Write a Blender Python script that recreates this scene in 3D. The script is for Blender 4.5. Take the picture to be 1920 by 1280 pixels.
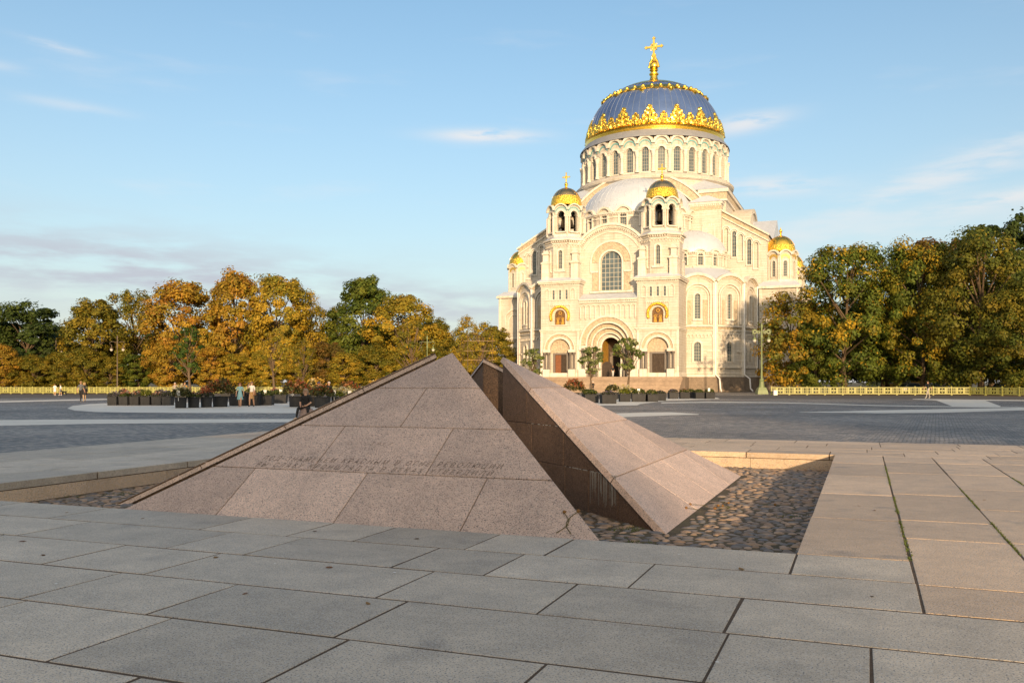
import bpy, bmesh, math, random
import numpy as np
from mathutils import Matrix, Vector
R = math.radians
for o in list(bpy.data.objects): bpy.data.objects.remove(o)
SC = bpy.context.scene
COL = SC.collection

# ------------------------------------------------------------------ camera
cam = bpy.data.cameras.new('camera'); camo = bpy.data.objects.new('camera', cam); COL.objects.link(camo)
camo.location = (0, 0, 1.65); camo.rotation_euler = (R(90), 0, 0)
cam.sensor_width = 36; cam.lens = 1679 / 1920 * 36; cam.shift_y = 76 / 1920
cam.clip_start = .1; cam.clip_end = 6000
SC.camera = camo

# ------------------------------------------------------------------ sky, sun, exposure
SUN_EL = 8.6; SUN_AZ = 174.2           # azimuth clockwise from +Y: low sun behind the camera, slightly to its right
W = bpy.data.worlds.new('World'); SC.world = W; W.use_nodes = True
nt = W.node_tree; N = nt.nodes; L = nt.links
N.clear()
def nd(t, **k):
    n = N.new(t)
    for a, b in k.items(): setattr(n, a, b)
    return n
def lk(a, b): L.new(a, b)
def mth(op, a, b=None, clamp=False):
    n = nd('ShaderNodeMath', operation=op); n.use_clamp = clamp
    for i, v in enumerate((a, b)):
        if v is None: continue
        if isinstance(v, (int, float)): n.inputs[i].default_value = v
        else: lk(v, n.inputs[i])
    return n.outputs[0]
sky = nd('ShaderNodeTexSky', sky_type='NISHITA'); sky.sun_disc = False
sky.sun_elevation = R(SUN_EL); sky.sun_rotation = R(SUN_AZ); sky.altitude = 0
sky.air_density = 1.0; sky.dust_density = .8; sky.ozone_density = 2.6
tc = nd('ShaderNodeTexCoord'); sx = nd('ShaderNodeSeparateXYZ'); lk(tc.outputs['Generated'], sx.inputs[0])
dx, dy, dz = sx.outputs
el = mth('ARCSINE', dz)                                  # elevation
az = mth('ARCTAN2', dx, dy)                              # azimuth from +Y
cmb = nd('ShaderNodeCombineXYZ'); lk(az, cmb.inputs[0]); lk(el, cmb.inputs[1])
def noise(vec, sx_, sy_, ox, oy, rot=0, detail=6, rough=.55):
    mp = nd('ShaderNodeMapping'); mp.inputs['Scale'].default_value = (sx_, sy_, 1)
    mp.inputs['Location'].default_value = (ox, oy, 0); mp.inputs['Rotation'].default_value = (0, 0, rot)
    lk(vec, mp.inputs[0])
    n = nd('ShaderNodeTexNoise'); n.inputs['Scale'].default_value = 1; n.inputs['Detail'].default_value = detail
    n.inputs['Roughness'].default_value = rough
    lk(mp.outputs[0], n.inputs[0]); return n.outputs[0]
def ramp(v, a, b):
    n = nd('ShaderNodeMapRange'); n.interpolation_type = 'SMOOTHSTEP'; n.inputs[1].default_value = a; n.inputs[2].default_value = b
    lk(v, n.inputs[0]); return n.outputs[0]
def bump_at(a0, e0, sa, se, rot=0):
    """one bank of cloud round azimuth a0, elevation e0 (radians)"""
    da = mth('SUBTRACT', az, a0); de = mth('SUBTRACT', el, e0)
    if rot:
        c, s = math.cos(rot), math.sin(rot)
        da2 = mth('ADD', mth('MULTIPLY', da, c), mth('MULTIPLY', de, s)); de = mth('SUBTRACT', mth('MULTIPLY', de, c), mth('MULTIPLY', da, s)); da = da2
    q = mth('ADD', mth('POWER', mth('DIVIDE', da, sa), 2), mth('POWER', mth('DIVIDE', de, se), 2))
    return mth('EXPONENT', mth('MULTIPLY', q, -1))
C0 = cmb.outputs[0]
n1 = noise(C0, 9, 46, .3, .2)
n2 = noise(C0, 14, 70, 3.1, 1.7, .08)
n3 = noise(C0, 5, 26, 7.7, 4.2, -.12)
bank = mth('ADD', bump_at(-.42, .115, .26, .036, -.06), mth('MULTIPLY', bump_at(-.1, .085, .2, .022, -.04), .6))
bank = mth('MULTIPLY', bank, ramp(n1, .34, .62))
def wisp(a0, e0, sa, se, rot, nz, lo=.36, hi=.6, k=.8): return mth('MULTIPLY', mth('MULTIPLY', bump_at(a0, e0, sa, se, rot), ramp(nz, lo, hi)), k)
wl = [wisp(-.03, .268, .055, .0065, .0, n2, .3, .5, .9), wisp(.255, .272, .042, .009, .12, n2, .3, .5, .75), wisp(.47, .21, .17, .017, .28, n1, .36, .62, .62), wisp(.28, .207, .06, .010, -.03, n2, .3, .55, .6),
      wisp(-.47, .322, .03, .0035, -.12, n2, .3, .5, .38), wisp(-.46, .27, .05, .005, -.05, n1, .34, .55, .3), wisp(-.53, .297, .03, .005, 0, n2, .3, .5, .3), wisp(.52, .18, .09, .008, .1, n2, .35, .55, .6), wisp(.38, .15, .2, .02, .06, n3, .36, .6, .4)]
wis = wl[0]
for w_ in wl[1:]: wis = mth('ADD', wis, w_)
gen = mth('MULTIPLY', mth('MULTIPLY', ramp(n3, .55, .85), ramp(el, .0, .12)), .25)   # thin cirrus all round
haze_ = mth('MULTIPLY', mth('EXPONENT', mth('MULTIPLY', mth('ABSOLUTE', el), -4.3)), .98)
sunw = mth('ADD', mth('MULTIPLY', dx, math.sin(R(SUN_AZ))), mth('MULTIPLY', dy, math.cos(R(SUN_AZ))))   # 1 towards the sun, -1 away from it
haze_ = mth('MULTIPLY', haze_, ramp(mth('MULTIPLY', sunw, -1), -.75, .1))
def mixc(fac, a, b, blend='MIX'):
    m = nd('ShaderNodeMix', data_type='RGBA', blend_type=blend)
    if isinstance(fac, float): m.inputs[0].default_value = fac
    else: lk(fac, m.inputs[0])
    for i, v in ((6, a), (7, b)):
        if isinstance(v, tuple): m.inputs[i].default_value = (*v, 1)
        else: lk(v, m.inputs[i])
    return m.outputs[2]
SKYK = 1.0
c = mixc(1.0, sky.outputs[0], (.60, .725, .705), 'MULTIPLY')
sun3 = mth('ADD', mth('MULTIPLY', sunw, math.cos(R(SUN_EL))), mth('MULTIPLY', dz, math.sin(R(SUN_EL))))   # cosine of the angle from the sun
glow = mth('MULTIPLY', ramp(sun3, -.15, .9), .8)                      # broad warm evening glow round the low sun
c = mixc(glow, c, (4.6, 3.75, 2.7))
c = mixc(haze_, c, (2.16, 2.08, 2.02))
c = mixc(mth('MINIMUM', gen, 1.0), c, (2.5, 2.45, 2.5))
c = mixc(mth('MINIMUM', bank, .9), c, (1.62, 1.70, 1.92))
c = mixc(mth('MINIMUM', wis, .85), c, (2.65, 2.55, 2.5))
bg = nd('ShaderNodeBackground'); bg.inputs['Strength'].default_value = .15
lk(c, bg.inputs[0]); wo = nd('ShaderNodeOutputWorld'); lk(bg.outputs[0], wo.inputs[0])

sun = bpy.data.lights.new('sun', 'SUN'); sun.energy = 2.75; sun.angle = R(1.2); sun.color = (1, .69, .385)
suno = bpy.data.objects.new('sun', sun); COL.objects.link(suno)
_sd = Vector((math.sin(R(SUN_AZ)) * math.cos(R(SUN_EL)), math.cos(R(SUN_AZ)) * math.cos(R(SUN_EL)), math.sin(R(SUN_EL))))
suno.rotation_euler = _sd.to_track_quat('Z', 'Y').to_euler(); suno.location = (20, -60, 40)
SC.view_settings.view_transform = 'Standard'; SC.view_settings.look = 'None'
SC.view_settings.gamma = 1; SC.view_settings.exposure = 1.18; SC.view_settings.use_curve_mapping = False

# ------------------------------------------------------------------ materials
def mat(name, col, rough=.7, metal=0., var=None, bump=None, rnd=0., col2=None, speck=None, spec=.5, rows=None, streak=None, transl=None, attr=None, coord='Object', stretch=(1, 1, 1)):
    m = bpy.data.materials.new(name); m.use_nodes = True
    t = m.node_tree; n = t.nodes; b = n['Principled BSDF']
    b.inputs['Roughness'].default_value = rough; b.inputs['Metallic'].default_value = metal
    b.inputs['Specular IOR Level'].default_value = spec
    def new(ty, **k):
        x = n.new(ty)
        for a_, v_ in k.items(): setattr(x, a_, v_)
        return x
    def con(a_, b_): t.links.new(a_, b_)
    tcn = new('ShaderNodeTexCoord'); mpn = new('ShaderNodeMapping'); mpn.inputs['Scale'].default_value = stretch; con(tcn.outputs[coord], mpn.inputs[0]); V = mpn.outputs[0]
    def mix(f, a_, b_, blend='MIX'):
        x = new('ShaderNodeMix', data_type='RGBA', blend_type=blend)
        if isinstance(f, (int, float)): x.inputs[0].default_value = f
        else: con(f, x.inputs[0])
        for i, v_ in ((6, a_), (7, b_)):
            if isinstance(v_, tuple): x.inputs[i].default_value = (*v_, 1)
            else: con(v_, x.inputs[i])
        return x.outputs[2]
    def nz(scale, detail=5, rough_=.6):
        x = new('ShaderNodeTexNoise'); x.inputs['Scale'].default_value = scale; x.inputs['Detail'].default_value = detail; x.inputs['Roughness'].default_value = rough_
        con(V, x.inputs[0]); return x.outputs[0]
    def mr(v_, a_, b_, c_=0., d_=1.):
        x = new('ShaderNodeMapRange'); x.inputs[1].default_value = a_; x.inputs[2].default_value = b_; x.inputs[3].default_value = c_; x.inputs[4].default_value = d_
        con(v_, x.inputs[0]); return x.outputs[0]
    c_ = tuple(col)
    if attr:
        an = new('ShaderNodeAttribute'); an.attribute_name = attr; c_ = an.outputs['Color']
    if col2:
        c_ = mix(mr(nz(col2[1]), .35, .65), c_, tuple(col2[0]))
    if var:
        for (s_, a_) in (var if isinstance(var, list) else [var]):
            v_ = mr(nz(s_), .3, .7, 1 - a_, 1 + a_)
            x = new('ShaderNodeVectorMath', operation='SCALE')
            if isinstance(c_, tuple): x.inputs[0].default_value = c_
            else: con(c_, x.inputs[0])
            con(v_, x.inputs['Scale']); c_ = x.outputs[0]
    if speck:                                     # mineral grains: list of (scale, threshold, width, colour)
        for (s_, th, wd, sc_) in speck:
            c_ = mix(mr(nz(s_, 2, .5), th, th + wd), c_, tuple(sc_))
    if streak:                                     # rain streaks and soot, drawn out down the wall
        ms_ = new('ShaderNodeMapping'); ms_.inputs['Scale'].default_value = (1, 1, .12); con(tcn.outputs[coord], ms_.inputs[0])
        sn = new('ShaderNodeTexNoise'); sn.inputs['Scale'].default_value = streak[0]; sn.inputs['Detail'].default_value = 6; con(ms_.outputs[0], sn.inputs[0])
        c_ = mix(mr(sn.outputs[0], .5, .78, 0., streak[1]), c_, (.27, .21, .15))
        mh_ = new('ShaderNodeMapping'); mh_.inputs['Scale'].default_value = (.25, .25, 5.5); con(tcn.outputs[coord], mh_.inputs[0])
        sh = new('ShaderNodeTexNoise'); sh.inputs['Scale'].default_value = 1.0; sh.inputs['Detail'].default_value = 3; con(mh_.outputs[0], sh.inputs[0])
        c_ = mix(mr(sh.outputs[0], .45, .62, 0., .34), c_, (.47, .40, .30))      # courses of darker brick
    if rnd:
        oi = new('ShaderNodeObjectInfo'); v_ = mr(oi.outputs['Random'], 0, 1, 1 - rnd, 1 + rnd)
        x = new('ShaderNodeVectorMath', operation='SCALE')
        if isinstance(c_, tuple): x.inputs[0].default_value = c_
        else: con(c_, x.inputs[0])
        con(v_, x.inputs['Scale']); c_ = x.outputs[0]
    if isinstance(c_, tuple): b.inputs['Base Color'].default_value = (*c_, 1)
    else: con(c_, b.inputs['Base Color'])
    h = None
    if bump:
        bm_ = new('ShaderNodeBump'); bm_.inputs['Strength'].default_value = bump[1]; bm_.inputs['Distance'].default_value = bump[2]
        con(nz(bump[0]), bm_.inputs['Height']); h = bm_.outputs[0]
    if rows:                                       # courses of masonry (period, strength, distance)
        wv = new('ShaderNodeTexWave', wave_type='BANDS', bands_direction='Z', wave_profile='SAW'); wv.inputs['Scale'].default_value = .314 / rows[0]
        con(V, wv.inputs[0]); bm_ = new('ShaderNodeBump'); bm_.inputs['Strength'].default_value = rows[1]; bm_.inputs['Distance'].default_value = rows[2]
        con(mr(wv.outputs[1], 0, .12), bm_.inputs['Height'])
        b_old = b.inputs['Base Color'].links[0].from_socket if b.inputs['Base Color'].links else tuple(col)
        con(mix(mr(wv.outputs[1], .03, .2, .34, 0.), b_old, (.36, .29, .20)), b.inputs['Base Color'])
        if h: con(h, bm_.inputs['Normal'])
        h = bm_.outputs[0]
    if h: con(h, b.inputs['Normal'])
    if transl:
        tr = new('ShaderNodeBsdfTranslucent')
        if isinstance(c_, tuple): tr.inputs[0].default_value = (*c_, 1)
        else: con(c_, tr.inputs[0])
        ms = new('ShaderNodeMixShader'); ms.inputs[0].default_value = transl
        con(b.outputs[0], ms.inputs[1]); con(tr.outputs[0], ms.inputs[2]); con(ms.outputs[0], n['Material Output'].inputs[0])
    m['d'] = 1
    return m
M = {}
M['stone'] = mat('cream_stone', (.565, .54, .495), .8, var=[(.35, .07), (2.2, .08), (9, .06)], bump=(5, .4, .03), rows=(.42, .7, .03), spec=.2, streak=(1.6, .5))
M['trim'] = mat('pale_trim', (.68, .65, .595), .8, var=[(1.2, .08), (6, .08)], bump=(14, .5, .02), streak=(2.2, .5))
M['carved'] = mat('carved_terracotta', (.50, .42, .31), .8, var=[(2.6, .24)], bump=(2.6, 1.0, .3))
M['plinth'] = mat('granite_plinth', (.21, .165, .125), .75, var=[(2, .2), (9, .2)], bump=(6, .5, .03))
M['steps'] = mat('step_granite', (.31, .235, .175), .75, var=[(.7, .15), (2, .15), (12, .12)], rnd=.16)
M['zinc'] = mat('zinc_roof', (.52, .57, .655), .5, .12, var=[(.8, .07)])
M['zinc_dark'] = mat('aged_zinc', (.30, .31, .33), .5, .3, var=[(.8, .1)])
M['gold'] = mat('gold_leaf', (1.0, .66, .12), .26, 1.0, var=[(2.5, .12)], bump=(3.5, .45, .06))
M['gold_rough'] = mat('chased_gold', (1.0, .64, .10), .34, .9, var=[(4, .3)], bump=(4.5, 1.0, .25))
M['gold_reflection'] = mat('gold_dark_reflection', (.60, .46, .25), .33, 1.0, var=[(1.5, .12)])  # upper cupola gold, with the dark sky it mirrors put into the colour
M['dome'] = mat('blue_dome_metal', (.095, .165, .37), .42, .45, var=[(.35, .16)], bump=(.8, .15, .05))
M['rib'] = mat('dome_seam', (.25, .32, .45), .4, .5)
M['glass'] = mat('window_glass', (.095, .13, .155), .12, 0., spec=.22, var=[(.7, .4)], bump=(.5, .05, .03))
M['muntin'] = mat('window_bar', (.50, .47, .40), .6)
M['teal'] = mat('teal_tile', (.16, .38, .40), .4, var=[(9, .35)])
M['tile_gold'] = mat('tile_gold', (.55, .38, .10), .4, .4, var=[(8, .4)], bump=(6, .7, .06))
M['door'] = mat('bronze_door', (.055, .038, .027), .5, .3, var=[(4, .3)], bump=(5, .8, .06))
M['door_wood'] = mat('orange_door_leaf', (.20, .075, .03), .5, var=[(4, .2)])  # redder, lighter colour for one leaf of the left tower door
M['greystone'] = mat('grey_granite_trim', (.17, .15, .135), .6, var=[(9, .2)])
M['mosaic'] = mat('mosaic', (.10, .06, .045), .7, spec=.1, col2=((.24, .14, .05), 2.6), var=[(3, .5)])
M['mosaic_gold'] = mat('mosaic_gold', (.50, .29, .05), .55, .3, var=[(2, .3)])
M['pipe'] = mat('white_downpipe', (.78, .80, .82), .45)
M['dark'] = mat('dark_interior', (.02, .018, .016), .9)
M['bell'] = mat('bell_bronze', (.06, .05, .035), .4, .7)
GR = [(95, .56, .05, (.045, .045, .05)), (60, .60, .05, (.33, .26, .22)), (130, .6, .04, (.40, .37, .35))]
M['paver'] = mat('grey_granite', (.475, .41, .325), .62, var=[(.55, .17), (2.4, .17), (14, .12)], rnd=.14, speck=[(1.7, .60, .16, (.33, .285, .23)), (.6, .60, .15, (.40, .345, .275)), (75, .56, .05, (.16, .16, .165)), (45, .60, .05, (.50, .47, .43)), (120, .6, .05, (.56, .55, .53))], bump=(60, .35, .006))
M['paver_warm'] = mat('sun_warmed_pink_granite', (.555, .41, .275), .62, var=[(.5, .12), (2.2, .12), (8, .08)], rnd=.15, speck=[(1.7, .60, .16, (.34, .27, .205)), (75, .56, .05, (.18, .165, .16)), (45, .60, .05, (.54, .46, .40)), (120, .6, .05, (.58, .54, .50))], bump=(60, .35, .006))  # pinkish granite, with the low sun's golden warmth put into the colour
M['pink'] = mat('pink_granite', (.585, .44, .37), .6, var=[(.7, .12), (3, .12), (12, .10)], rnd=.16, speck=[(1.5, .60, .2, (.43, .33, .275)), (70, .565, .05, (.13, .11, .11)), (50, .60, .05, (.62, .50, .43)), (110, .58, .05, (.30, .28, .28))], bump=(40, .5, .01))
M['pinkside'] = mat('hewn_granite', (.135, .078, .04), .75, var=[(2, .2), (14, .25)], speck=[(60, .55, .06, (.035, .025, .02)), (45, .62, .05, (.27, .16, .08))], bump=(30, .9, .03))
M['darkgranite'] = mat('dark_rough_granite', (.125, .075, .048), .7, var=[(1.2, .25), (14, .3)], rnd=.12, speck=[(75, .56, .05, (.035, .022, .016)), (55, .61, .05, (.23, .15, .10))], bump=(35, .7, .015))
M['soil'] = mat('joint_soil', (.075, .05, .032), .95, var=[(8, .3)], bump=(20, .8, .02))
M['pitsoil'] = mat('pit_soil', (.105, .072, .045), .95, var=[(5, .3)], col2=((.07, .06, .03), 1.3), bump=(14, .9, .03))
M['moss'] = mat('moss', (.075, .105, .02), .9, var=[(9, .4)])
M['letter'] = mat('carved_letter', (.12, .092, .078), .9)
M['letter_worn'] = mat('worn_letter', (.27, .205, .17), .9)
M['lime'] = mat('lime_stain', (.34, .33, .31), .9, var=[(9, .2)])
M['mortar'] = mat('mortar', (.30, .21, .13), .9, var=[(12, .3)])
M['asphalt'] = mat('asphalt', (.085, .08, .078), .85, var=[(.3, .15), (5, .1)], bump=(40, .4, .01))
M['band'] = mat('pale_granite_band', (.66, .64, .59), .65, var=[(.5, .10), (6, .08)], bump=(30, .3, .006))
M['grass'] = mat('park_ground', (.045, .055, .02), .95, var=[(.15, .4), (2, .3)], col2=((.11, .07, .025), .4))
M['dirt'] = mat('leafy_verge', (.16, .085, .035), .95, var=[(1, .3)])
M['planter'] = mat('anthracite_planter', (.042, .043, .046), .75, spec=.12, var=[(3, .15)], rnd=.15)
M['planter_edge'] = mat('planter_rim', (.035, .036, .038), .7, spec=.15)
M['fence'] = mat('fence_paint', (.28, .28, .075), .5, var=[(2, .1)])
M['lamp_green'] = mat('lamp_green_paint', (.16, .205, .095), .5, var=[(2, .12)])
M['lamp_dark'] = mat('lamp_dark_paint', (.10, .075, .055), .5)
M['lampglass'] = mat('lamp_glass', (.55, .53, .48), .25)
M['bark'] = mat('bark', (.115, .08, .05), .9, var=[(4, .3)], bump=(9, .8, .05))
M['leaf'] = mat('foliage', (.1, .1, .03), .55, attr='col', transl=.38, spec=.25)
M['white'] = mat('white_card', (.75, .75, .74), .6)
M['yellow_wall'] = mat('yellow_render', (.48, .34, .09), .85, var=[(.8, .08)])
M['roof_red'] = mat('sheet_roof', (.16, .10, .08), .6)
M['carpaint'] = mat('white_car_paint', (.62, .63, .65), .25, spec=.6)
M['cardark'] = mat('dark_car_paint', (.05, .055, .07), .25, spec=.6)
M['tyre'] = mat('tyre_rubber', (.015, .015, .015), .8)
M['skin'] = mat('skin', (.50, .29, .19), .55)
M['bollard'] = mat('bollard_granite', (.36, .25, .215), .6, var=[(3, .12)], speck=[(70, .57, .05, (.09, .08, .08))])
def cloth(n_, c_): 
    M[n_] = mat(n_, c_, .85, var=[(9, .12)]); return M[n_]

# setts: little granite blocks too far away to pick apart
def setts():
    m = bpy.data.materials.new('granite_setts'); m.use_nodes = True; t = m.node_tree; n = t.nodes; b = n['Principled BSDF']
    b.inputs['Roughness'].default_value = .6
    tcn = n.new('ShaderNodeTexCoord'); mp = n.new('ShaderNodeMapping'); mp.inputs['Rotation'].default_value = (0, 0, R(4)); t.links.new(tcn.outputs['Object'], mp.inputs[0])
    nzw = n.new('ShaderNodeTexNoise'); nzw.inputs['Scale'].default_value = 1.4; t.links.new(mp.outputs[0], nzw.inputs[0])
    wp = n.new('ShaderNodeVectorMath'); wp.operation = 'MULTIPLY_ADD'; wp.inputs[1].default_value = (.12, .12, 0); t.links.new(nzw.outputs[1], wp.inputs[0]); t.links.new(mp.outputs[0], wp.inputs[2])
    br = n.new('ShaderNodeTexBrick'); t.links.new(wp.outputs[0], br.inputs[0])
    br.inputs['Scale'].default_value = 1; br.inputs['Brick Width'].default_value = .24; br.inputs['Row Height'].default_value = .17; br.inputs['Mortar Size'].default_value = .016; br.inputs['Mortar Smooth'].default_value = .4
    br.inputs['Color1'].default_value = (.13, .135, .145, 1); br.inputs['Color2'].default_value = (.37, .335, .305, 1); br.inputs['Mortar'].default_value = (.055, .045, .035, 1)
    n1_ = n.new('ShaderNodeTexNoise'); n1_.inputs['Scale'].default_value = .16; n1_.inputs['Detail'].default_value = 6; t.links.new(mp.outputs[0], n1_.inputs[0])
    mr_ = n.new('ShaderNodeMapRange'); mr_.inputs[1].default_value = .3; mr_.inputs[2].default_value = .7; mr_.inputs[3].default_value = .68; mr_.inputs[4].default_value = 1.38; t.links.new(n1_.outputs[0], mr_.inputs[0])
    mx = n.new('ShaderNodeVectorMath'); mx.operation = 'SCALE'; t.links.new(br.outputs[0], mx.inputs[0]); t.links.new(mr_.outputs[0], mx.inputs['Scale'])
    t.links.new(mx.outputs[0], b.inputs['Base Color'])
    nb = n.new('ShaderNodeTexNoise'); nb.inputs['Scale'].default_value = 5.5; nb.inputs['Detail'].default_value = 4; t.links.new(mp.outputs[0], nb.inputs[0])
    ad = n.new('ShaderNodeMath'); ad.operation = 'SUBTRACT'; t.links.new(nb.outputs[0], ad.inputs[0]); t.links.new(br.outputs[1], ad.inputs[1])
    bp = n.new('ShaderNodeBump'); bp.inputs['Strength'].default_value = 1.0; bp.inputs['Distance'].default_value = .09; t.links.new(ad.outputs[0], bp.inputs['Height']); t.links.new(bp.outputs[0], b.inputs['Normal'])
    return m
M['setts'] = setts()
def cobble_mat():
    m = bpy.data.materials.new('cobble_stone'); m.use_nodes = True; t = m.node_tree; n = t.nodes; b = n['Principled BSDF']; b.inputs['Roughness'].default_value = .6
    oi = n.new('ShaderNodeObjectInfo'); ge = n.new('ShaderNodeNewGeometry'); ad = n.new('ShaderNodeMath'); ad.operation = 'ADD'
    t.links.new(oi.outputs['Random'], ad.inputs[0]); t.links.new(ge.outputs['Random Per Island'], ad.inputs[1])
    fr = n.new('ShaderNodeMath'); fr.operation = 'FRACT'; t.links.new(ad.outputs[0], fr.inputs[0])
    cr = n.new('ShaderNodeValToRGB'); t.links.new(fr.outputs[0], cr.inputs[0]); cr.color_ramp.interpolation = 'CONSTANT'
    cols = [(.17, .15, .135), (.26, .18, .12), (.30, .215, .15), (.14, .135, .14), (.22, .165, .125), (.37, .265, .185), (.20, .165, .14)]
    e = cr.color_ramp.elements; e[0].position = 0; e[0].color = (*cols[0], 1); e[1].position = 1 / 7; e[1].color = (*cols[1], 1)
    for i in range(2, 7): x = e.new(i / 7); x.color = (*cols[i], 1)
    tcn = n.new('ShaderNodeTexCoord'); nz_ = n.new('ShaderNodeTexNoise'); nz_.inputs['Scale'].default_value = 14; t.links.new(tcn.outputs['Object'], nz_.inputs[0])
    mr_ = n.new('ShaderNodeMapRange'); mr_.inputs[1].default_value = .3; mr_.inputs[2].default_value = .7; mr_.inputs[3].default_value = .75; mr_.inputs[4].default_value = 1.25; t.links.new(nz_.outputs[0], mr_.inputs[0])
    mx = n.new('ShaderNodeVectorMath'); mx.operation = 'SCALE'; t.links.new(cr.outputs[0], mx.inputs[0]); t.links.new(mr_.outputs[0], mx.inputs['Scale']); t.links.new(mx.outputs[0], b.inputs['Base Color'])
    bp = n.new('ShaderNodeBump'); bp.inputs['Strength'].default_value = .4; bp.inputs['Distance'].default_value = .01; t.links.new(nz_.outputs[0], bp.inputs['Height']); t.links.new(bp.outputs[0], b.inputs['Normal'])
    return m
M['cobble'] = cobble_mat()

# ------------------------------------------------------------------ mesh building
RELIEF = 1.0                                               # how far wall mouldings stand proud
class MB:
    def __init__(s): s.v = []; s.f = []; s.mi = []; s.M = Matrix.Identity(4)
    def add(s, vs, fs, mi=0):
        b = len(s.v); Mx = s.M
        if RELIEF != 1.0: vs = [(v[0], v[1] * RELIEF if -1 < v[1] < 0 else v[1], v[2]) for v in vs]
        s.v += [tuple(Mx @ Vector(v)) for v in vs]
        s.f += [tuple(i + b for i in f) for f in fs]; s.mi += [mi] * len(fs)
    def box(s, x0, x1, y0, y1, z0, z1, mi=0):
        s.add([(x0, y0, z0), (x1, y0, z0), (x1, y1, z0), (x0, y1, z0), (x0, y0, z1), (x1, y0, z1), (x1, y1, z1), (x0, y1, z1)],
              [(0, 3, 2, 1), (4, 5, 6, 7), (0, 1, 5, 4), (1, 2, 6, 5), (2, 3, 7, 6), (3, 0, 4, 7)], mi)
    def frustum(s, cx, cy, z0, z1, a0, b0, a1, b1, mi=0):
        s.add([(cx - a0, cy - b0, z0), (cx + a0, cy - b0, z0), (cx + a0, cy + b0, z0), (cx - a0, cy + b0, z0), (cx - a1, cy - b1, z1), (cx + a1, cy - b1, z1), (cx + a1, cy + b1, z1), (cx - a1, cy + b1, z1)],
              [(0, 3, 2, 1), (4, 5, 6, 7), (0, 1, 5, 4), (1, 2, 6, 5), (2, 3, 7, 6), (3, 0, 4, 7)], mi)
    def prism(s, poly, y0, y1, mi=0):               # poly in (x,z), extruded along y
        n = len(poly)
        s.add([(x, y0, z) for x, z in poly] + [(x, y1, z) for x, z in poly],
              [tuple(range(n)), tuple(range(2 * n - 1, n - 1, -1))] + [(i, i + n, (i + 1) % n + n, (i + 1) % n) for i in range(n)], mi)
    def prismz(s, poly, z0, z1, mi=0):              # poly in (x,y), extruded along z
        n = len(poly)
        s.add([(x, y, z0) for x, y in poly] + [(x, y, z1) for x, y in poly],
              [tuple(range(n - 1, -1, -1)), tuple(range(n, 2 * n))] + [(i, (i + 1) % n, (i + 1) % n + n, i + n) for i in range(n)], mi)
    def ring(s, cx, cz, r0, r1, y0, y1, a0=0, a1=180, n=18, mi=0):
        vs = []; fs = []
        for i in range(n + 1):
            a = R(a0 + (a1 - a0) * i / n); c_, s_ = math.cos(a), math.sin(a)
            vs += [(cx + r0 * c_, y0, cz + r0 * s_), (cx + r1 * c_, y0, cz + r1 * s_), (cx + r1 * c_, y1, cz + r1 * s_), (cx + r0 * c_, y1, cz + r0 * s_)]
            if i:
                k = 4 * i; j = k - 4
                for q in range(4): fs.append((j + q, j + (q + 1) % 4, k + (q + 1) % 4, k + q))
        fs += [(0, 3, 2, 1), (4 * n, 4 * n + 1, 4 * n + 2, 4 * n + 3)]
        s.add(vs, fs, mi)
    def arch(s, cx, hw, zb, zs, y0, y1, mi=0, n=14):
        s.prism([(cx - hw, zb), (cx + hw, zb)] + [(cx + hw * math.cos(R(180 * i / n)), zs + hw * math.sin(R(180 * i / n))) for i in range(n + 1)], y0, y1, mi)
    def hood(s, cx, hw, t, zb, zs, y0, y1, mi=0, n=16):     # arch moulding with straight legs
        s.ring(cx, zs, hw, hw + t, y0, y1, 0, 180, n, mi)
        if zs > zb:
            s.box(cx - hw - t, cx - hw, y0, y1, zb, zs, mi); s.box(cx + hw, cx + hw + t, y0, y1, zb, zs, mi)
    def wall(s, x0, x1, z0, zt, ops, depth=.3, y=0., mi=0, n=10):
        """front of a wall at y with arched openings ops = (cx, halfwidth, sill, spring); zt is a number or a function of x"""
        T = zt if callable(zt) else (lambda x: zt)
        def strip(xa, xb, m):
            for i in range(m):
                u0 = xa + (xb - xa) * i / m; u1 = xa + (xb - xa) * (i + 1) / m
                s.add([(u0, y, z0), (u1, y, z0), (u1, y, T(u1)), (u0, y, T(u0))], [(0, 1, 2, 3)], mi)
        x = x0
        for (cx, hw, zb, zs) in sorted(ops):
            if cx - hw > x + 1e-6: strip(x, cx - hw, 6 if callable(zt) else 1)
            pts = [(cx - hw * math.cos(math.pi * i / n), zs + hw * math.sin(math.pi * i / n)) for i in range(n + 1)]
            s.add([(cx - hw, y, z0), (cx + hw, y, z0), (cx + hw, y, zb), (cx - hw, y, zb)], [(0, 1, 2, 3)], mi)
            for (xa, za), (xb, zb_) in zip(pts, pts[1:]):
                s.add([(xa, y, za), (xb, y, zb_), (xb, y, T(xb)), (xa, y, T(xa))], [(0, 1, 2, 3)], mi)
                s.add([(xa, y, za), (xb, y, zb_), (xb, y + depth, zb_), (xa, y + depth, za)], [(3, 2, 1, 0)], mi)
            for sg, xx in ((1, cx - hw), (-1, cx + hw)):
                s.add([(xx, y, zb), (xx, y, zs), (xx, y + depth, zs), (xx, y + depth, zb)], [(0, 1, 2, 3)], mi)
            s.add([(cx - hw, y, zb), (cx + hw, y, zb), (cx + hw, y + depth, zb), (cx - hw, y + depth, zb)], [(0, 1, 2, 3)], mi)
            x = cx + hw
        if x1 > x + 1e-6: strip(x, x1, 6 if callable(zt) else 1)
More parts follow.
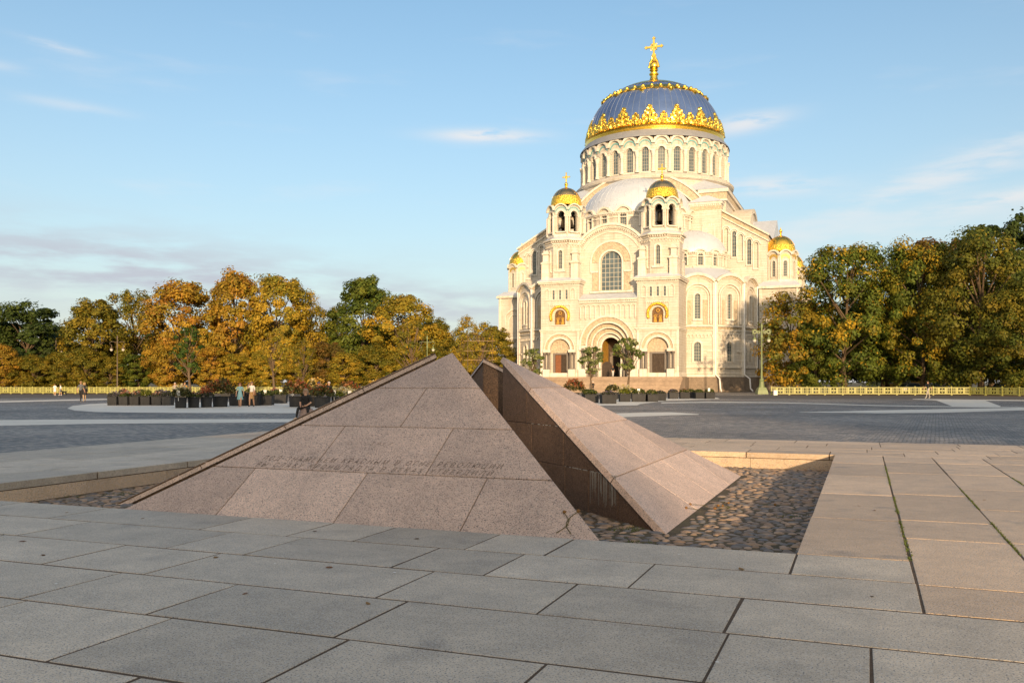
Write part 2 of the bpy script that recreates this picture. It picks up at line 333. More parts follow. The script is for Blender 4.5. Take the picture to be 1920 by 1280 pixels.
    def lathe(s, prof, n=32, a0=0, a1=360, cx=0, cy=0, mi=0, sy=1.):
        full = abs(a1 - a0) >= 359.9; m = n if full else n + 1
        vs = []; fs = []; k = len(prof)
        for i in range(m):
            a = R(a0 + (a1 - a0) * i / n)
            for r_, z_ in prof: vs.append((cx + r_ * math.cos(a), cy + sy * r_ * math.sin(a), z_))
        for i in range(n):
            j = (i + 1) % m
            for q in range(k - 1): fs.append((i * k + q, j * k + q, j * k + q + 1, i * k + q + 1))
        s.add(vs, fs, mi)
    def tube(s, pts, r, n=6, mi=0, closed=False):
        pts = [Vector(p) for p in pts]; m = len(pts); vs = []; fs = []
        if not hasattr(r, '__len__'): r = [r] * m
        up = Vector((.13, .27, .95))
        for i, p in enumerate(pts):
            if closed: t = pts[(i + 1) % m] - pts[i - 1]
            else: t = pts[min(i + 1, m - 1)] - pts[max(i - 1, 0)]
            t = t.normalized() if t.length > 1e-9 else Vector((0, 0, 1))
            a = t.cross(up)
            if a.length < .05: a = t.cross(Vector((1, .1, 0)))
            a.normalize(); b = t.cross(a)
            for j in range(n):
                w = 2 * math.pi * j / n; vs.append(p + (a * math.cos(w) + b * math.sin(w)) * r[i])
        for i in range(m if closed else m - 1):
            k = (i + 1) % m
            for j in range(n): fs.append((i * n + j, i * n + (j + 1) % n, k * n + (j + 1) % n, k * n + j))
        if not closed: fs += [tuple(range(n - 1, -1, -1)), tuple(range((m - 1) * n, m * n))]
        s.add(vs, fs, mi)
    def ball(s, c, r, n=10, k=6, mi=0, sz=1.):
        s.lathe([(r * math.sin(math.pi * i / k) + 1e-5, c[2] + sz * -r * math.cos(math.pi * i / k)) for i in range(k + 1)], n, cx=c[0], cy=c[1], mi=mi)
    def mesh(s, name, mats, smooth=None, recalc=True):
        me = bpy.data.meshes.new(name); me.from_pydata(s.v, [], s.f)
        for m_ in (mats if isinstance(mats, (list, tuple)) else [mats]): me.materials.append(M[m_] if isinstance(m_, str) else m_)
        me.polygons.foreach_set('material_index', s.mi)
        if recalc:
            bm = bmesh.new(); bm.from_mesh(me); bmesh.ops.recalc_face_normals(bm, faces=bm.faces); bm.to_mesh(me); bm.free()
        if smooth:
            me.polygons.foreach_set('use_smooth', [True] * len(me.polygons)); me.set_sharp_from_angle(angle=R(smooth))
        me.update(); return me
    def build(s, name, mats, parent=None, smooth=None, recalc=True, mw=None): return link(name, s.mesh(name, mats, smooth, recalc), parent, mw)
def link(name, me, parent=None, mw=None):
    o = bpy.data.objects.new(name, me); COL.objects.link(o)
    if parent is not None: o.parent = parent
    if mw is not None: o.matrix_local = mw
    return o
def empty(name, loc=(0, 0, 0), rz=0., parent=None):
    o = bpy.data.objects.new(name, None); COL.objects.link(o); o.location = loc; o.rotation_euler = (0, 0, rz); o.empty_display_size = .5
    if parent is not None: o.parent = parent
    return o
def tag(o, label, cat, group=None):
    o['label'] = label; o['category'] = cat
    if group: o['group'] = group
    return o
def struct(o): o['kind'] = 'structure'; return o
def stuff(o): o['kind'] = 'stuff'; return o
def copy_tree(o, parent=None):
    c_ = o.copy(); COL.objects.link(c_)
    if parent is not None: c_.parent = parent
    for ch in list(o.children): copy_tree(ch, c_)
    return c_
def Tm(x, y, z, rz=0., sc=1.): return Matrix.Translation((x, y, z)) @ Matrix.Rotation(rz, 4, 'Z') @ Matrix.Scale(sc, 4)
FPX = 1679.; CAMH = 1.65; HOR = 716.; AX = R(21.4)       # focal length in photo pixels, eye height, horizon row, bearing of the square's long axis
def gnd(x, y, z=0.):                                       # a point of the plaza surveyed from the photograph
    d = (CAMH - z) * FPX / (y - HOR); return ((x - 960) / FPX * d, d)
def at(x, d): return ((x - 960) / FPX * d, d)
def zat(y, d): return CAMH + (HOR - y) / FPX * d
UV_RZ = -AX
def pqw(p, q): return (p * math.cos(AX) + q * math.sin(AX), -p * math.sin(AX) + q * math.cos(AX))
rng = random.Random(7)
def bake(o):                                               # evaluate modifiers / text in a throw-away scene
    ts = bpy.data.scenes.new('tmp'); ts.collection.objects.link(o); vl = ts.view_layers[0]
    with bpy.context.temp_override(scene=ts, view_layer=vl):
        dg = bpy.context.evaluated_depsgraph_get(); me = bpy.data.meshes.new_from_object(o.evaluated_get(dg))
    bpy.data.objects.remove(o); bpy.data.scenes.remove(ts); return me

# ================================================================== SETTING: ground, plaza, bands
P0, P1, Q0, Q1 = -18.7, 5.05, -3.0, 26.5          # granite platform in square axes (p across, q along)
A0, A1, B0, B1 = -13.08, -.6, 9.03, 21.6          # sunken pit
def frame_sheet(name, m, xs, ys, z):
    mb = MB()
    vs = [(x, y, z) for y in ys for x in xs]
    fs = [(j * 4 + i, j * 4 + i + 1, j * 4 + i + 5, j * 4 + i + 4) for j in range(3) for i in range(3) if not (i == 1 and j == 1)]
    mb.add(vs, fs); o = mb.build(name, m); o.rotation_euler = (0, 0, UV_RZ); return struct(o)
frame_sheet('ground', 'grass', (-3500, P0 + .3, P1 - .3, 3500), (-3500, Q0 + .3, Q1 - .3, 3500), -.05)
frame_sheet('plaza', 'setts', (-170, P0 + .2, P1 - .2, 170), (-60, Q0 + .2, Q1 - .2, 190), -.02)
def sheet(name, m, pts, z):
    mb = MB(); n = len(pts); mb.add([(x, y, z) for x, y in pts], [tuple(range(n))]); return struct(mb.build(name, m))
def strip(name, m, top, bot, z):                 # two surveyed edges
    mb = MB(); n = len(top); mb.add([(*p, z) for p in top] + [(*p, z) for p in bot], [(i, i + 1, i + 1 + n, i + n) for i in range(n - 1)]); return struct(mb.build(name, m))
def bandpx(name, pts, z=-.013, m='band'):        # pts: (x, y_top, y_bottom) of the photograph
    return strip(name, m, [gnd(x, a) for x, a, b in pts], [gnd(x, b) for x, a, b in pts], z)
bandpx('granite_band', [(-700, 797, 813), (-300, 792, 804), (0, 786.5, 797), (180, 785.2, 793.5), (350, 785, 792.2), (540, 784.5, 790.5), (760, 783, 788), (960, 779, 786)])
bandpx('granite_band', [(1060, 776, 783), (1160, 774, 781.5), (1210, 772.6, 779.5), (1260, 772, 777.5), (1310, 775.5, 776.6)])
bandpx('granite_band', [(1500, 771.6, 772.2), (1580, 770.3, 773), (1650, 768.4, 773.8), (1760, 766.3, 773), (1880, 764.3, 769.4), (2100, 761, 764), (2300, 759, 761)])
bandpx('granite_band', [(-400, 758, 762), (0, 751.5, 754), (100, 749, 751.2), (200, 747, 749), (330, 745.5, 747.2)], -.012)
bandpx('granite_band', [(1240, 753.6, 755.6), (1330, 752.4, 754.2), (1460, 753.6, 755), (1640, 758.6, 760.2), (1740, 760.4, 761.8), (1870, 762.2, 763.3), (2050, 764, 765.2)], -.012)
sheet('granite_apron', 'band', [gnd(x, y) for x, y in [(126, 765), (136, 760.5), (165, 757), (205, 755.3), (420, 753), (640, 752), (760, 752), (760, 771), (640, 772.5), (560, 774), (400, 773.6), (260, 773), (180, 771.8), (140, 769)]], -.010)
sheet('granite_apron', 'band', [gnd(x, y) for x, y in [(1040, 752), (1110, 748), (1230, 745.6), (1345, 745.2), (1350, 747.5), (1250, 751), (1200, 757), (1195, 759.2), (1150, 760), (1060, 759)]], -.010)
sheet('granite_apron', 'band', [gnd(x, y) for x, y in [(1711, 747.2), (1920, 749.6), (2100, 752), (2100, 753), (1848, 750.6), (1877, 761), (1874, 762.6), (1785, 761), (1755, 750), (1712, 748)]], -.010)
sheet('road', 'asphalt', [(-200, 86), (-62, 90), (-33, 98), (-20, 110), (-20, 124), (-200, 124)], -.014)
sheet('road', 'asphalt', [(20, 92), (42, 86), (120, 84), (160, 100), (160, 112), (60, 112.5), (33, 113), (20, 110)], -.014)
sheet('verge', 'dirt', [(-200, 122.5), (-20, 126.5), (-20, 131), (-200, 128.5)], -.006)
sheet('verge', 'dirt', [(33, 112.4), (55, 111), (58, 106), (70, 90), (78, 92), (64, 112), (56, 116), (33, 117)], -.006)
sheet('lawn', 'grass', [(-400, 128), (-20, 130), (6, 150), (6, 420), (-400, 420)], .0)
sheet('lawn', 'grass', [(33, 116), (57, 115), (66, 106), (80, 85), (400, 85), (400, 420), (58, 420), (58, 150), (44, 128)], .0)

# ================================================================== granite platform: every slab a piece
plat = empty('granite_platform', (0, 0, 0), UV_RZ); struct(plat)
_mb = MB()
for (a, b, c_, d_) in ((P0, P1, Q0, B0 - .03), (P0, P1, B1 + .03, Q1), (P0, A0 - .03, B0 - .03, B1 + .03), (A1 + .03, P1, B0 - .03, B1 + .03)): _mb.box(a, b, c_, d_, -.25, -.0035)
_mb.build('bedding', 'soil', plat)
def slab(p0, p1, q0, q1, m='paver', t=.12):
    g = rng.uniform(.009, .014); p0 += g; p1 -= g; q0 += g * 1.35; q1 -= g * 1.35; b = .004
    mb = MB(); j = [rng.uniform(-.0015, .002) for _ in range(4)]
    k = [rng.uniform(-.0045, .0045) for _ in range(4)]
    lo = [(p0 + k[0], q0), (p1 + k[1], q0), (p1 + k[2], q1), (p0 + k[3], q1)]
    hi = [(p0 + k[0] + b, q0 + b), (p1 + k[1] - b, q0 + b), (p1 + k[2] - b, q1 - b), (p0 + k[3] + b, q1 - b)]
    mb.add([(x, y, -t) for x, y in lo] + [(x, y, j[i] - b * .7) for i, (x, y) in enumerate(lo)] + [(x, y, j[i]) for i, (x, y) in enumerate(hi)],
           [(0, 1, 5, 4), (1, 2, 6, 5), (2, 3, 7, 6), (3, 0, 4, 7), (4, 5, 9, 8), (5, 6, 10, 9), (6, 7, 11, 10), (7, 4, 8, 11), (8, 9, 10, 11)])
    o = mb.build('paving_slab', m, plat, recalc=False); return o
def row(q0, q1, js, pa, pb, m='paver', step=(1.2, 2.3)):
    js = sorted(js); out = list(js)
    x = js[0] if js else pb
    while x > pa + 2.4: x -= rng.uniform(*step); out.insert(0, x)
    x = js[-1] if js else pb
    while x < pb - 2.4: x += rng.uniform(*step); out.append(x)
    e = [pa] + [v for v in out if pa + .3 < v < pb - .3] + [pb]
    for a, b in zip(e, e[1:]): slab(a, b, q0, q1, m)
def colm(p0, p1, qs, qa, qb, m='paver_warm', step=(1.6, 2.8)):
    e = [qa] + [v for v in qs if qa + .3 < v < qb - .3]; x = e[-1]
    while x < qb - 2.7: x += rng.uniform(*step); e.append(x)
    e.append(qb)
    for a, b in zip(e, e[1:]): slab(p0, p1, a, b, m)
PW = .41
row(8.05, B0, [-9.2, -6.93, -5.77, -4.94, -3.67, -2.83, -.59], P0, PW)
row(7.03, 8.05, [-8.5, -6.46, -5.52, -3.92, -3.02, -1.76], P0, PW)
row(6.0, 7.03, [-6.95, -5.76, -3.48, -2.17, -.86, 1.9], P0, P1)
row(4.97, 6.0, [-5.98, -4.75, -3.19, -.82, .045, 1.6], P0, P1)
row(3.92, 4.97, [-5.88, -4.5, -3.07, -1.73, .2, 1.5], P0, P1)
row(2.9, 3.92, [-3.77, -2.1, -.6, 1.1], P0, P1)
for k in range(6): row(2.9 - (k + 1) * .983, 2.9 - k * .983, [rng.uniform(-1, 1)], P0, P1)
colm(A1, PW, [11.55, 14.1, 16.88, 19.5], B0, B1)
colm(PW, 1.4, [8.0, 10.35, 11.7, 14.4, 17.7, 20.1], 7.03, B1)
colm(1.4, 2.39, [9.3, 10.4, 13.0, 15.4, 17.75, 20.1], 7.03, B1)
colm(2.39, 3.4, [8.1, 10.9, 13.8, 16.2, 18.6, 20.3], 7.03, B1)
colm(3.4, P1, [8.8, 11.6, 14.2, 17.0, 19.2], 7.03, B1)
for a, b in zip((P0, -17.6, -16.5, -15.4, -14.25), (-17.6, -16.5, -15.4, -14.25, A0)): colm(a, b, [9.03 + rng.uniform(.8, 2)], B0, B1, 'paver')
qq = [B1, 22.6, 23.6, 24.55, 25.5, Q1]
for a, b in zip(qq, qq[1:]): row(a, b, [rng.uniform(-9, -8)], P0, P1, 'paver_warm')
# moss and soil creeping in the joints
mb = MB()
for (p, q, l, w) in ((PW, 9.0, 2.6, .022), (PW, 12.2, 1.8, .017), (PW, 15.5, 3.5, .012), (1.4, 9.7, 2.2, .018), (1.4, 13.0, 2.5, .012), (2.39, 15.0, 2.5, .012)):
    for k in range(int(l * 46)):
        y = q + l * rng.random(); x = p + rng.gauss(0, w * .5); s_ = rng.uniform(.006, .02)
        for j in range(3):
            a = rng.uniform(0, 6.28); ex, ey = math.cos(a) * s_, math.sin(a) * s_
            mb.add([(x - ey * .5, y + ex * .5, -.004), (x + ey * .5, y - ex * .5, -.004), (x + ex, y + ey, rng.uniform(.006, .022))], [(0, 1, 2)])
o = mb.build('joint_moss', 'moss', plat, recalc=False); stuff(o)

# ================================================================== the sunken pit
ZF = -.36
pit = empty('memorial_pit', (0, 0, 0), UV_RZ); struct(pit)
mb = MB(); mb.box(A0 - .25, A1 + .25, B0 - .25, B1 + .25, ZF - .2, ZF - .006); mb.build('pit_bed', 'pitsoil', pit)
def wallblocks(axis, c_, a, b, sgn):
    x = a
    while x < b - .02:
        e = min(b, x + rng.uniform(1.3, 2.1)); e = b if b - e < .6 else e
        mb = MB(); r_ = c_ + sgn * rng.uniform(.015, .03)
        if axis == 'p': mb.box(x + .004, e - .004, min(r_, r_ + sgn * .2), max(r_, r_ + sgn * .2), ZF - .1, -.136)
        else: mb.box(min(r_, r_ + sgn * .2), max(r_, r_ + sgn * .2), x + .004, e - .004, ZF - .1, -.136)
        mb.build('wall_block', 'paver_warm', pit); x = e
wallblocks('p', B1, A0, A1, 1); wallblocks('p', B0, A0, A1, -1); wallblocks('q', A0, B0, B1, -1); wallblocks('q', A1, B0, B1, 1)
WEDGES = [((-5.83, 12.38), 0., 2.10, -.05, .654), ((-6.36, 15.75), 90., 2.13, ZF - .04, .636), ((-7.55, 15.25), -90., 2.20, ZF, .654), ((-7.05, 16.45), 180., 2.13, ZF, .654)]
SL = .654
def in_wedge(p, q, mg=0.):
    for (a, b), ang, H_, z0, sl_ in WEDGES:
        c_, s_ = math.cos(R(-ang)), math.sin(R(-ang)); x = (p - a) * c_ - (q - b) * s_; y = (p - a) * s_ + (q - b) * c_; h = (H_ - z0) / sl_
        if y < mg and abs(x) < -y + mg * 1.4 and y > -h - mg: return True
    return False
stones = []
for k in range(7):
    mb = MB(); n = 9; ph = [rng.uniform(0, 6.28) for _ in range(4)]; vs = []; fs = []
    for j, (rr, zz) in enumerate(((1.0, -.5), (1.0, .1), (.78, .55), (.42, .86))):
        for i in range(n):
            a = 2 * math.pi * i / n; w = rr * (1 + .12 * math.sin(2 * a + ph[0]) + .08 * math.sin(3 * a + ph[1]))
            vs.append((w * math.cos(a), w * math.sin(a), zz + .06 * math.sin(a + ph[2])))
    vs.append((0, 0, .97))
    for j in range(3):
        for i in range(n): fs.append((j * n + i, j * n + (i + 1) % n, (j + 1) * n + (i + 1) % n, (j + 1) * n + i))
    for i in range(n): fs.append((3 * n + i, 3 * n + (i + 1) % n, 4 * n))
    mb.add(vs, fs); stones.append(mb.mesh('cobble', 'cobble', 80))
cand = []
y = B0 + .07
while y < B1:
    x = A0 + .08 + rng.uniform(0, .12)
    rowh = rng.uniform(.10, .145)
    while x < A1 - .04:
        w = rng.choice((rng.uniform(.08, .12), rng.uniform(.11, .18), rng.uniform(.15, .25)))
        if not in_wedge(x + w / 2, y, .06): cand.append((x + w / 2 + rng.gauss(0, .012), y + rng.gauss(0, .022), w, rowh * rng.uniform(.85, 1.1), rng.gauss(0, .2), rng.randrange(7), rng.uniform(.018, .04)))
        x += w + rng.uniform(.005, .05)
    y += rowh + .012
def vis(c_):
    p, q = c_[0], c_[1]
    if p > -3.0 or (q < 11.2 and p > -4.2) or (p < -8.6 and q < 14 and p < -8.6 - max(0, q - 11.5)): return (p * p + q * q)
    return 1e6 + p * p + q * q
cand.sort(key=vis)
for (x, y, w, d_, rz, k, h) in cand[:300]:
    o = link('cobble', stones[k], pit); o.location = (x, y, ZF - .015); o.rotation_euler = (rng.gauss(0, .05), rng.gauss(0, .05), rz); o.scale = (w * .53, d_ * .55, h)
mb = MB()
for (x, y, w, d_, rz, k, h) in cand[300:]:
    mb.M = Matrix.Translation((x, y, ZF - .015)) @ Matrix.Rotation(rz, 4, 'Z') @ Matrix.Diagonal((w * .53, d_ * .55, h, 1))
    me = stones[k]; mb.add([v.co for v in me.vertices], [tuple(p.vertices) for p in me.polygons])
stuff(mb.build('cobbles', 'cobble', pit, smooth=80, recalc=False))
# weeds between the cobbles
mb = MB()
for (p, q, n) in ((-3.1, 10.6, 10), (-3.6, 11.2, 14), (-2.6, 11.0, 7), (-3.0, 11.9, 9), (-12.4, 12.4, 7), (-11.6, 12.9, 7), (-9.3, 9.3, 6), (-9.8, 9.6, 5), (-3.9, 10.2, 6), (-4.1, 11.4, 16), (-2.2, 9.9, 3), (-1.2, 10.5, 3), (-12.8, 11.8, 5), (-1.0, 14, 3)):
    for k in range(n * 7):
        x, y = p + rng.gauss(0, .11), q + rng.gauss(0, .11); a = rng.uniform(0, 6.28); l = rng.uniform(.02, .06); w = .008
        mb.add([(x - w, y, ZF - .03), (x + w, y, ZF - .03), (x + math.cos(a) * l * .7, y + math.sin(a) * l * .7, ZF + l * .9)], [(0, 1, 2)])
stuff(mb.build('pit_weeds', 'moss', pit, recalc=False))

# ================================================================== the split pyramid: four granite wedges
def clip(poly, a, b, c_):                        # keep a*x+b*y<=c
    out = []
    for i in range(len(poly)):
        p, q = poly[i], poly[(i + 1) % len(poly)]; fp = a * p[0] + b * p[1] - c_; fq = a * q[0] + b * q[1] - c_
        if fp <= 0: out.append(p)
        if (fp < 0 < fq) or (fq < 0 < fp): t = fp / (fp - fq); out.append((p[0] + t * (q[0] - p[0]), p[1] + t * (q[1] - p[1])))
    return out
def plate(pts, off):                             # 3D polygon + inward offset, with a tiny chamfer
    n = len(pts); cen = sum((Vector(p) for p in pts), Vector()) / n; off = Vector(off); t = off.length; nn = -off / t
    mb = MB(); hi = []
    for p in pts:
        v = Vector(p); w = cen - v; hi.append(v + w.normalized() * .008)
    mid = [Vector(p) - nn * .006 for p in pts]
    mb.add([tuple(v) for v in hi] + [tuple(v) for v in mid] + [tuple(Vector(p) + off) for p in pts],
           [tuple(range(n))] + [(i, i + n, (i + 1) % n + n, (i + 1) % n) for i in range(n)] + [(i + n, i + 2 * n, (i + 1) % n + 2 * n, (i + 1) % n + n) for i in range(n)])
    return mb
wlabels = ['pink granite pyramid wedge with carved inscription facing the viewer', 'pink granite pyramid wedge nearest the cathedral side, sloping to the sunlit cobbles on the right',
           'pyramid wedge on the left, only its thin hewn edge shows behind the inscribed slope', 'dark rear pyramid wedge seen in the gap between the two slopes']
rows_ = [[(.50, [-1.76, -.035, 1.62]), (1.04, [-.88, .78]), (1.565, [-.02]), (9, [])],
         [(.25, [-1.5, .3, 2.2]), (.90, [-.62, 1.3]), (1.55, [.1]), (9, [])],
         [(.25, [-1.5, .3, 2.2]), (.90, [-.62, 1.3]), (1.55, [.1]), (9, [])], [(.25, [-1.5, .3, 2.2]), (.90, [-.62, 1.3]), (1.55, [.1]), (9, [])]]
wedge_objs = []
for wi, ((ap, aq), ang, H_, z0, SL) in enumerate(WEDGES):
    h = (H_ - z0) / SL; X, Y = pqw(ap, aq)
    w = empty('pyramid_wedge', (X, Y, 0), UV_RZ + R(ang)); tag(w, wlabels[wi], 'monument', 'wedges of the split granite pyramid'); wedge_objs.append(w)
    nrm = Vector((0, -SL, 1)).normalized(); T_ = .10
    k = .06                                       # core sits inside the facing
    mb = MB(); zc = H_ - T_ * 1.6
    mb.add([(-h + .22, -h + .1, z0 - .05), (h - .22, -h + .1, z0 - .05), (0, -.09, zc), (0, -.09, z0 - .05)], [(0, 1, 2), (0, 2, 3), (1, 3, 2), (0, 3, 1)])
    mb.build('core', 'mortar', w)
    lo = z0
    for zi, js in rows_[wi]:
        hi_ = min(zi, H_); ya, yb = (lo - H_) / SL, (hi_ - H_) / SL
        e = [-9] + js + [9]
        for a, b in zip(e, e[1:]):
            g = .006
            po = [(a + g, ya + g), (b - g, ya + g), (b - g, yb - g), (a + g, yb - g)]
            po = clip(po, 1, 1, 0); po = clip(po, -1, 1, 0) if po else po   # x<=-y , -x<=-y
            if len(po) < 3: continue
            pb = plate([(x, y_, H_ + y_ * SL) for x, y_ in po], -nrm * T_); pb.build('facing_slab', 'pink', w, recalc=True)
        lo = hi_
        if zi >= H_: break
    # hewn vertical cut faces, panel by panel
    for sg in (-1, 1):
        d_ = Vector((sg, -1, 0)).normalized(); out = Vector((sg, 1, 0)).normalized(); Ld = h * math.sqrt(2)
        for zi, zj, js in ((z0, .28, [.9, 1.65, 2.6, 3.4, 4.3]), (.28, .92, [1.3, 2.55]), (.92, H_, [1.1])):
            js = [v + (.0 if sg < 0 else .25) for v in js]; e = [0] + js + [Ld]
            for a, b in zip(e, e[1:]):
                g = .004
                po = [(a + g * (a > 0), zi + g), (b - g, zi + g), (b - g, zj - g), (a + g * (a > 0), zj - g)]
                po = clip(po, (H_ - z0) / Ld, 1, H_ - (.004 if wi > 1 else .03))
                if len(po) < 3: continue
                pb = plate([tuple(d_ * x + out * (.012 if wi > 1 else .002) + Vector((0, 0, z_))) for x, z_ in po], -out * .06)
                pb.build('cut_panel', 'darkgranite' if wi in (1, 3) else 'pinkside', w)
# lime runs on the dark cut face of the right wedge
w = wedge_objs[1]; d_ = Vector((-1, -1, 0)).normalized(); out = Vector((-1, 1, 0)).normalized(); mb = MB()
for k in range(34):
    x = 3.42 + .85 * rng.random(); l = rng.uniform(.18, .5); ww = rng.uniform(.004, .011); z1 = .275
    vs = []
    for (xx, zz) in ((x - ww, z1), (x + ww, z1), (x + ww * .5, z1 - l), (x - ww * .5, z1 - l)): vs.append(tuple(d_ * xx + out * .0055 + Vector((0, 0, zz))))
    mb.add(vs, [(0, 1, 2, 3)])
for (xa, xb, z_) in ((2.6, 4.3, .283), (1.3, 2.5, .922), (3.5, 4.2, .27)):
    n = int((xb - xa) / .05)
    for i in range(n):
        if rng.random() < .6:
            x = xa + (xb - xa) * i / n; t_ = rng.uniform(.003, .012); mb.add([tuple(d_ * a + out * .0055 + Vector((0, 0, b))) for a, b in ((x, z_ - t_), (x + .05, z_ - t_), (x + .05, z_ + t_ * .3), (x, z_ + t_ * .3))], [(0, 1, 2, 3)])
stuff(mb.build('lime_streaks', 'lime', w, recalc=False))
# inscription
SL = .654
def text_mesh(body, shear=.32, space=1.55):
    cu = bpy.data.curves.new('txt', 'FONT'); cu.body = body; cu.size = 1; cu.shear = shear; cu.space_character = space; cu.space_word = 1.4; cu.offset = -.009; cu.resolution_u = 2
    o = bpy.data.objects.new("txt", cu)
    return bake(o)
w = wedge_objs[0]; H_ = WEDGES[0][2]; q_ap = 12.38; sl = math.atan(SL)
for body, xa, xb, yq, hgt, nm in (('ПОД ЗНАМЕНЕМ КРАСНЫМ В ОГНЕ РЕВОЛЮЦИИ', -7.60, -4.08, 10.075, .098, 'inscription_line'), ('ВЫ СЛАВУ КРОНШТАДТА В ВЕКАХ УТВЕРДИЛИ', -7.62, -4.16, 9.962, .090, 'inscription_line'), ('1917', -6.10, -5.78, 10.41, .07, 'inscription_date')):
    me = text_mesh(body); xs = [v.co.x for v in me.vertices]; ys = [v.co.y for v in me.vertices]; x0, x1, y0, y1 = min(xs), max(xs), min(ys), max(ys)
    me.materials.clear(); me.materials.append(M['letter_worn' if nm.endswith('date') else 'letter'])
    o = link(nm, me, w); sx_ = (xb - xa) / (x1 - x0); capn = .73
    o.matrix_local = Matrix.Translation((xa + 5.83, yq - q_ap, H_ + (yq - q_ap) * SL + .0025)) @ Matrix.Rotation(sl, 4, 'X') @ Matrix.Diagonal((sx_, hgt / capn, 1, 1)) @ Matrix.Translation((-x0, 0, 0))

# ================================================================== the cathedral (local axes: x across the front, y towards the rear, z up; origin under the dome)
cath = empty('cathedral', (28.2, 178.0, 0), UV_RZ)
tag(cath, 'cream domed cathedral with gilded blue main dome and two gold capped bell towers', 'cathedral')
def FR(x, y, z=0., phi=0.): return Matrix.Translation((x, y, z)) @ Matrix.Rotation(R(phi), 4, 'Z')
def facet(cx, cy, ap, phi): return FR(cx + ap * math.sin(R(phi)), cy - ap * math.cos(R(phi)), 0, phi)
_wc = {}
def win(hw, h, nv, nh, parent, mw, zb, glass='glass', depth=.22):
    """arched window: bars and pane; h = sill to spring"""
    key = (hw, h, nv, nh, glass)
    if key not in _wc:
        fr = MB(); b = max(.035, hw * .036)
        fr.hood(0, hw - b * 1.4, b * 1.5, 0, h, -.05, .03, 0, 12); fr.box(-hw, hw, -.06, .03, -.02, b * 1.5, 0)
        for i in range(1, nv + 1):
            x = -hw + 2 * hw * i / (nv + 1); fr.box(x - b / 2, x + b / 2, -.035, .02, 0, h + math.sqrt(max(0, hw * hw - x * x)), 0)
        for i in range(1, nh + 1):
            z = (h + hw * .55) * i / (nh + .6); w_ = hw if z < h else math.sqrt(max(.01, hw * hw - (z - h) ** 2)); fr.box(-w_, w_, -.03, .02, z - b / 2, z + b / 2, 0)
        pn = MB(); pn.arch(0, hw - .002, .0, h, .0, .03)
        _wc[key] = (fr.mesh('window', 'muntin'), pn.mesh('pane', glass))
    mm = mw @ Matrix.Translation((0, depth, zb)); f = link('window', _wc[key][0], parent, mm)
    return f, _wc[key][1], mm
def window(hw, h, nv, nh, parent, mw, zb, glass='glass', depth=.22, pane=True):
    f, pm, mm = win(hw, h, nv, nh, parent, mw, zb, glass, depth)
    if pane: link('pane', pm, f)
    return f
def window3(hw, h, nv, nh, parent, mw, zb, glass='glass', depth=.22):    # third level: bars and pane side by side
    f, pm, mm = win(hw, h, nv, nh, parent, mw, zb, glass, depth); link('pane', pm, parent, mm); return f
def dentils(mb, x0, x1, z0, z1, y0, y1, step, w, mi=0):
    n = max(1, int((x1 - x0) / step))
    for i in range(n):
        x = x0 + (x1 - x0) * (i + .5) / n; mb.box(x - w / 2, x + w / 2, y0, y1, z0, z1, mi)
def arcature(mb, x0, x1, zs, n, leg, y0, y1, t=.09, mi=0):     # row of little blind arches
    w = (x1 - x0) / n
    for i in range(n):
        cx = x0 + (i + .5) * w; mb.ring(cx, zs, w / 2 - t, w / 2 + .01, y0, y1, 0, 180, 8, mi)
    for i in range(n + 1):
        x = x0 + i * w; mb.box(x - t, x + t, y0, y1, zs - leg, zs + .02, mi)
def cross(mb, z0, h, w, t, mi=0):
    c_ = z0 + h * .62; b = t
    mb.box(-b, b, -b * .7, b * .7, z0, z0 + h * .94, mi); mb.box(-w * .9, w * .9, -b * .65, b * .65, c_ - b, c_ + b, mi)
    for (x, z) in ((-w, c_), (w, c_), (0, z0 + h)):
        s_ = b * 1.7; mb.prism([(x - s_, z), (x, z - s_), (x + s_, z), (x, z + s_)], -b * .8, b * .8, mi)
        for dx, dz in ((-1, 0), (1, 0), (0, 1), (0, -1)): mb.ball((x + dx * s_ * .8, 0, z + dz * s_ * .8), b * .85, 6, 4, mi)
    mb.ring(0, c_, w * .34, w * .34 + b * 1.1, -b * .5, b * .5, 0, 360, 16, mi)
    for a in (45, 135, 225, 315):
        mb.tube([(w * .1 * math.cos(R(a)), 0, c_ + w * .1 * math.sin(R(a))), (w * .56 * math.cos(R(a)), 0, c_ + w * .56 * math.sin(R(a)))], b * .55, 4, mi)
    mb.ring(0, z0 + h * .27, w * .12, w * .12 + b, -b * .5, b * .5, 0, 360, 10, mi)
RELIEF = 1.75
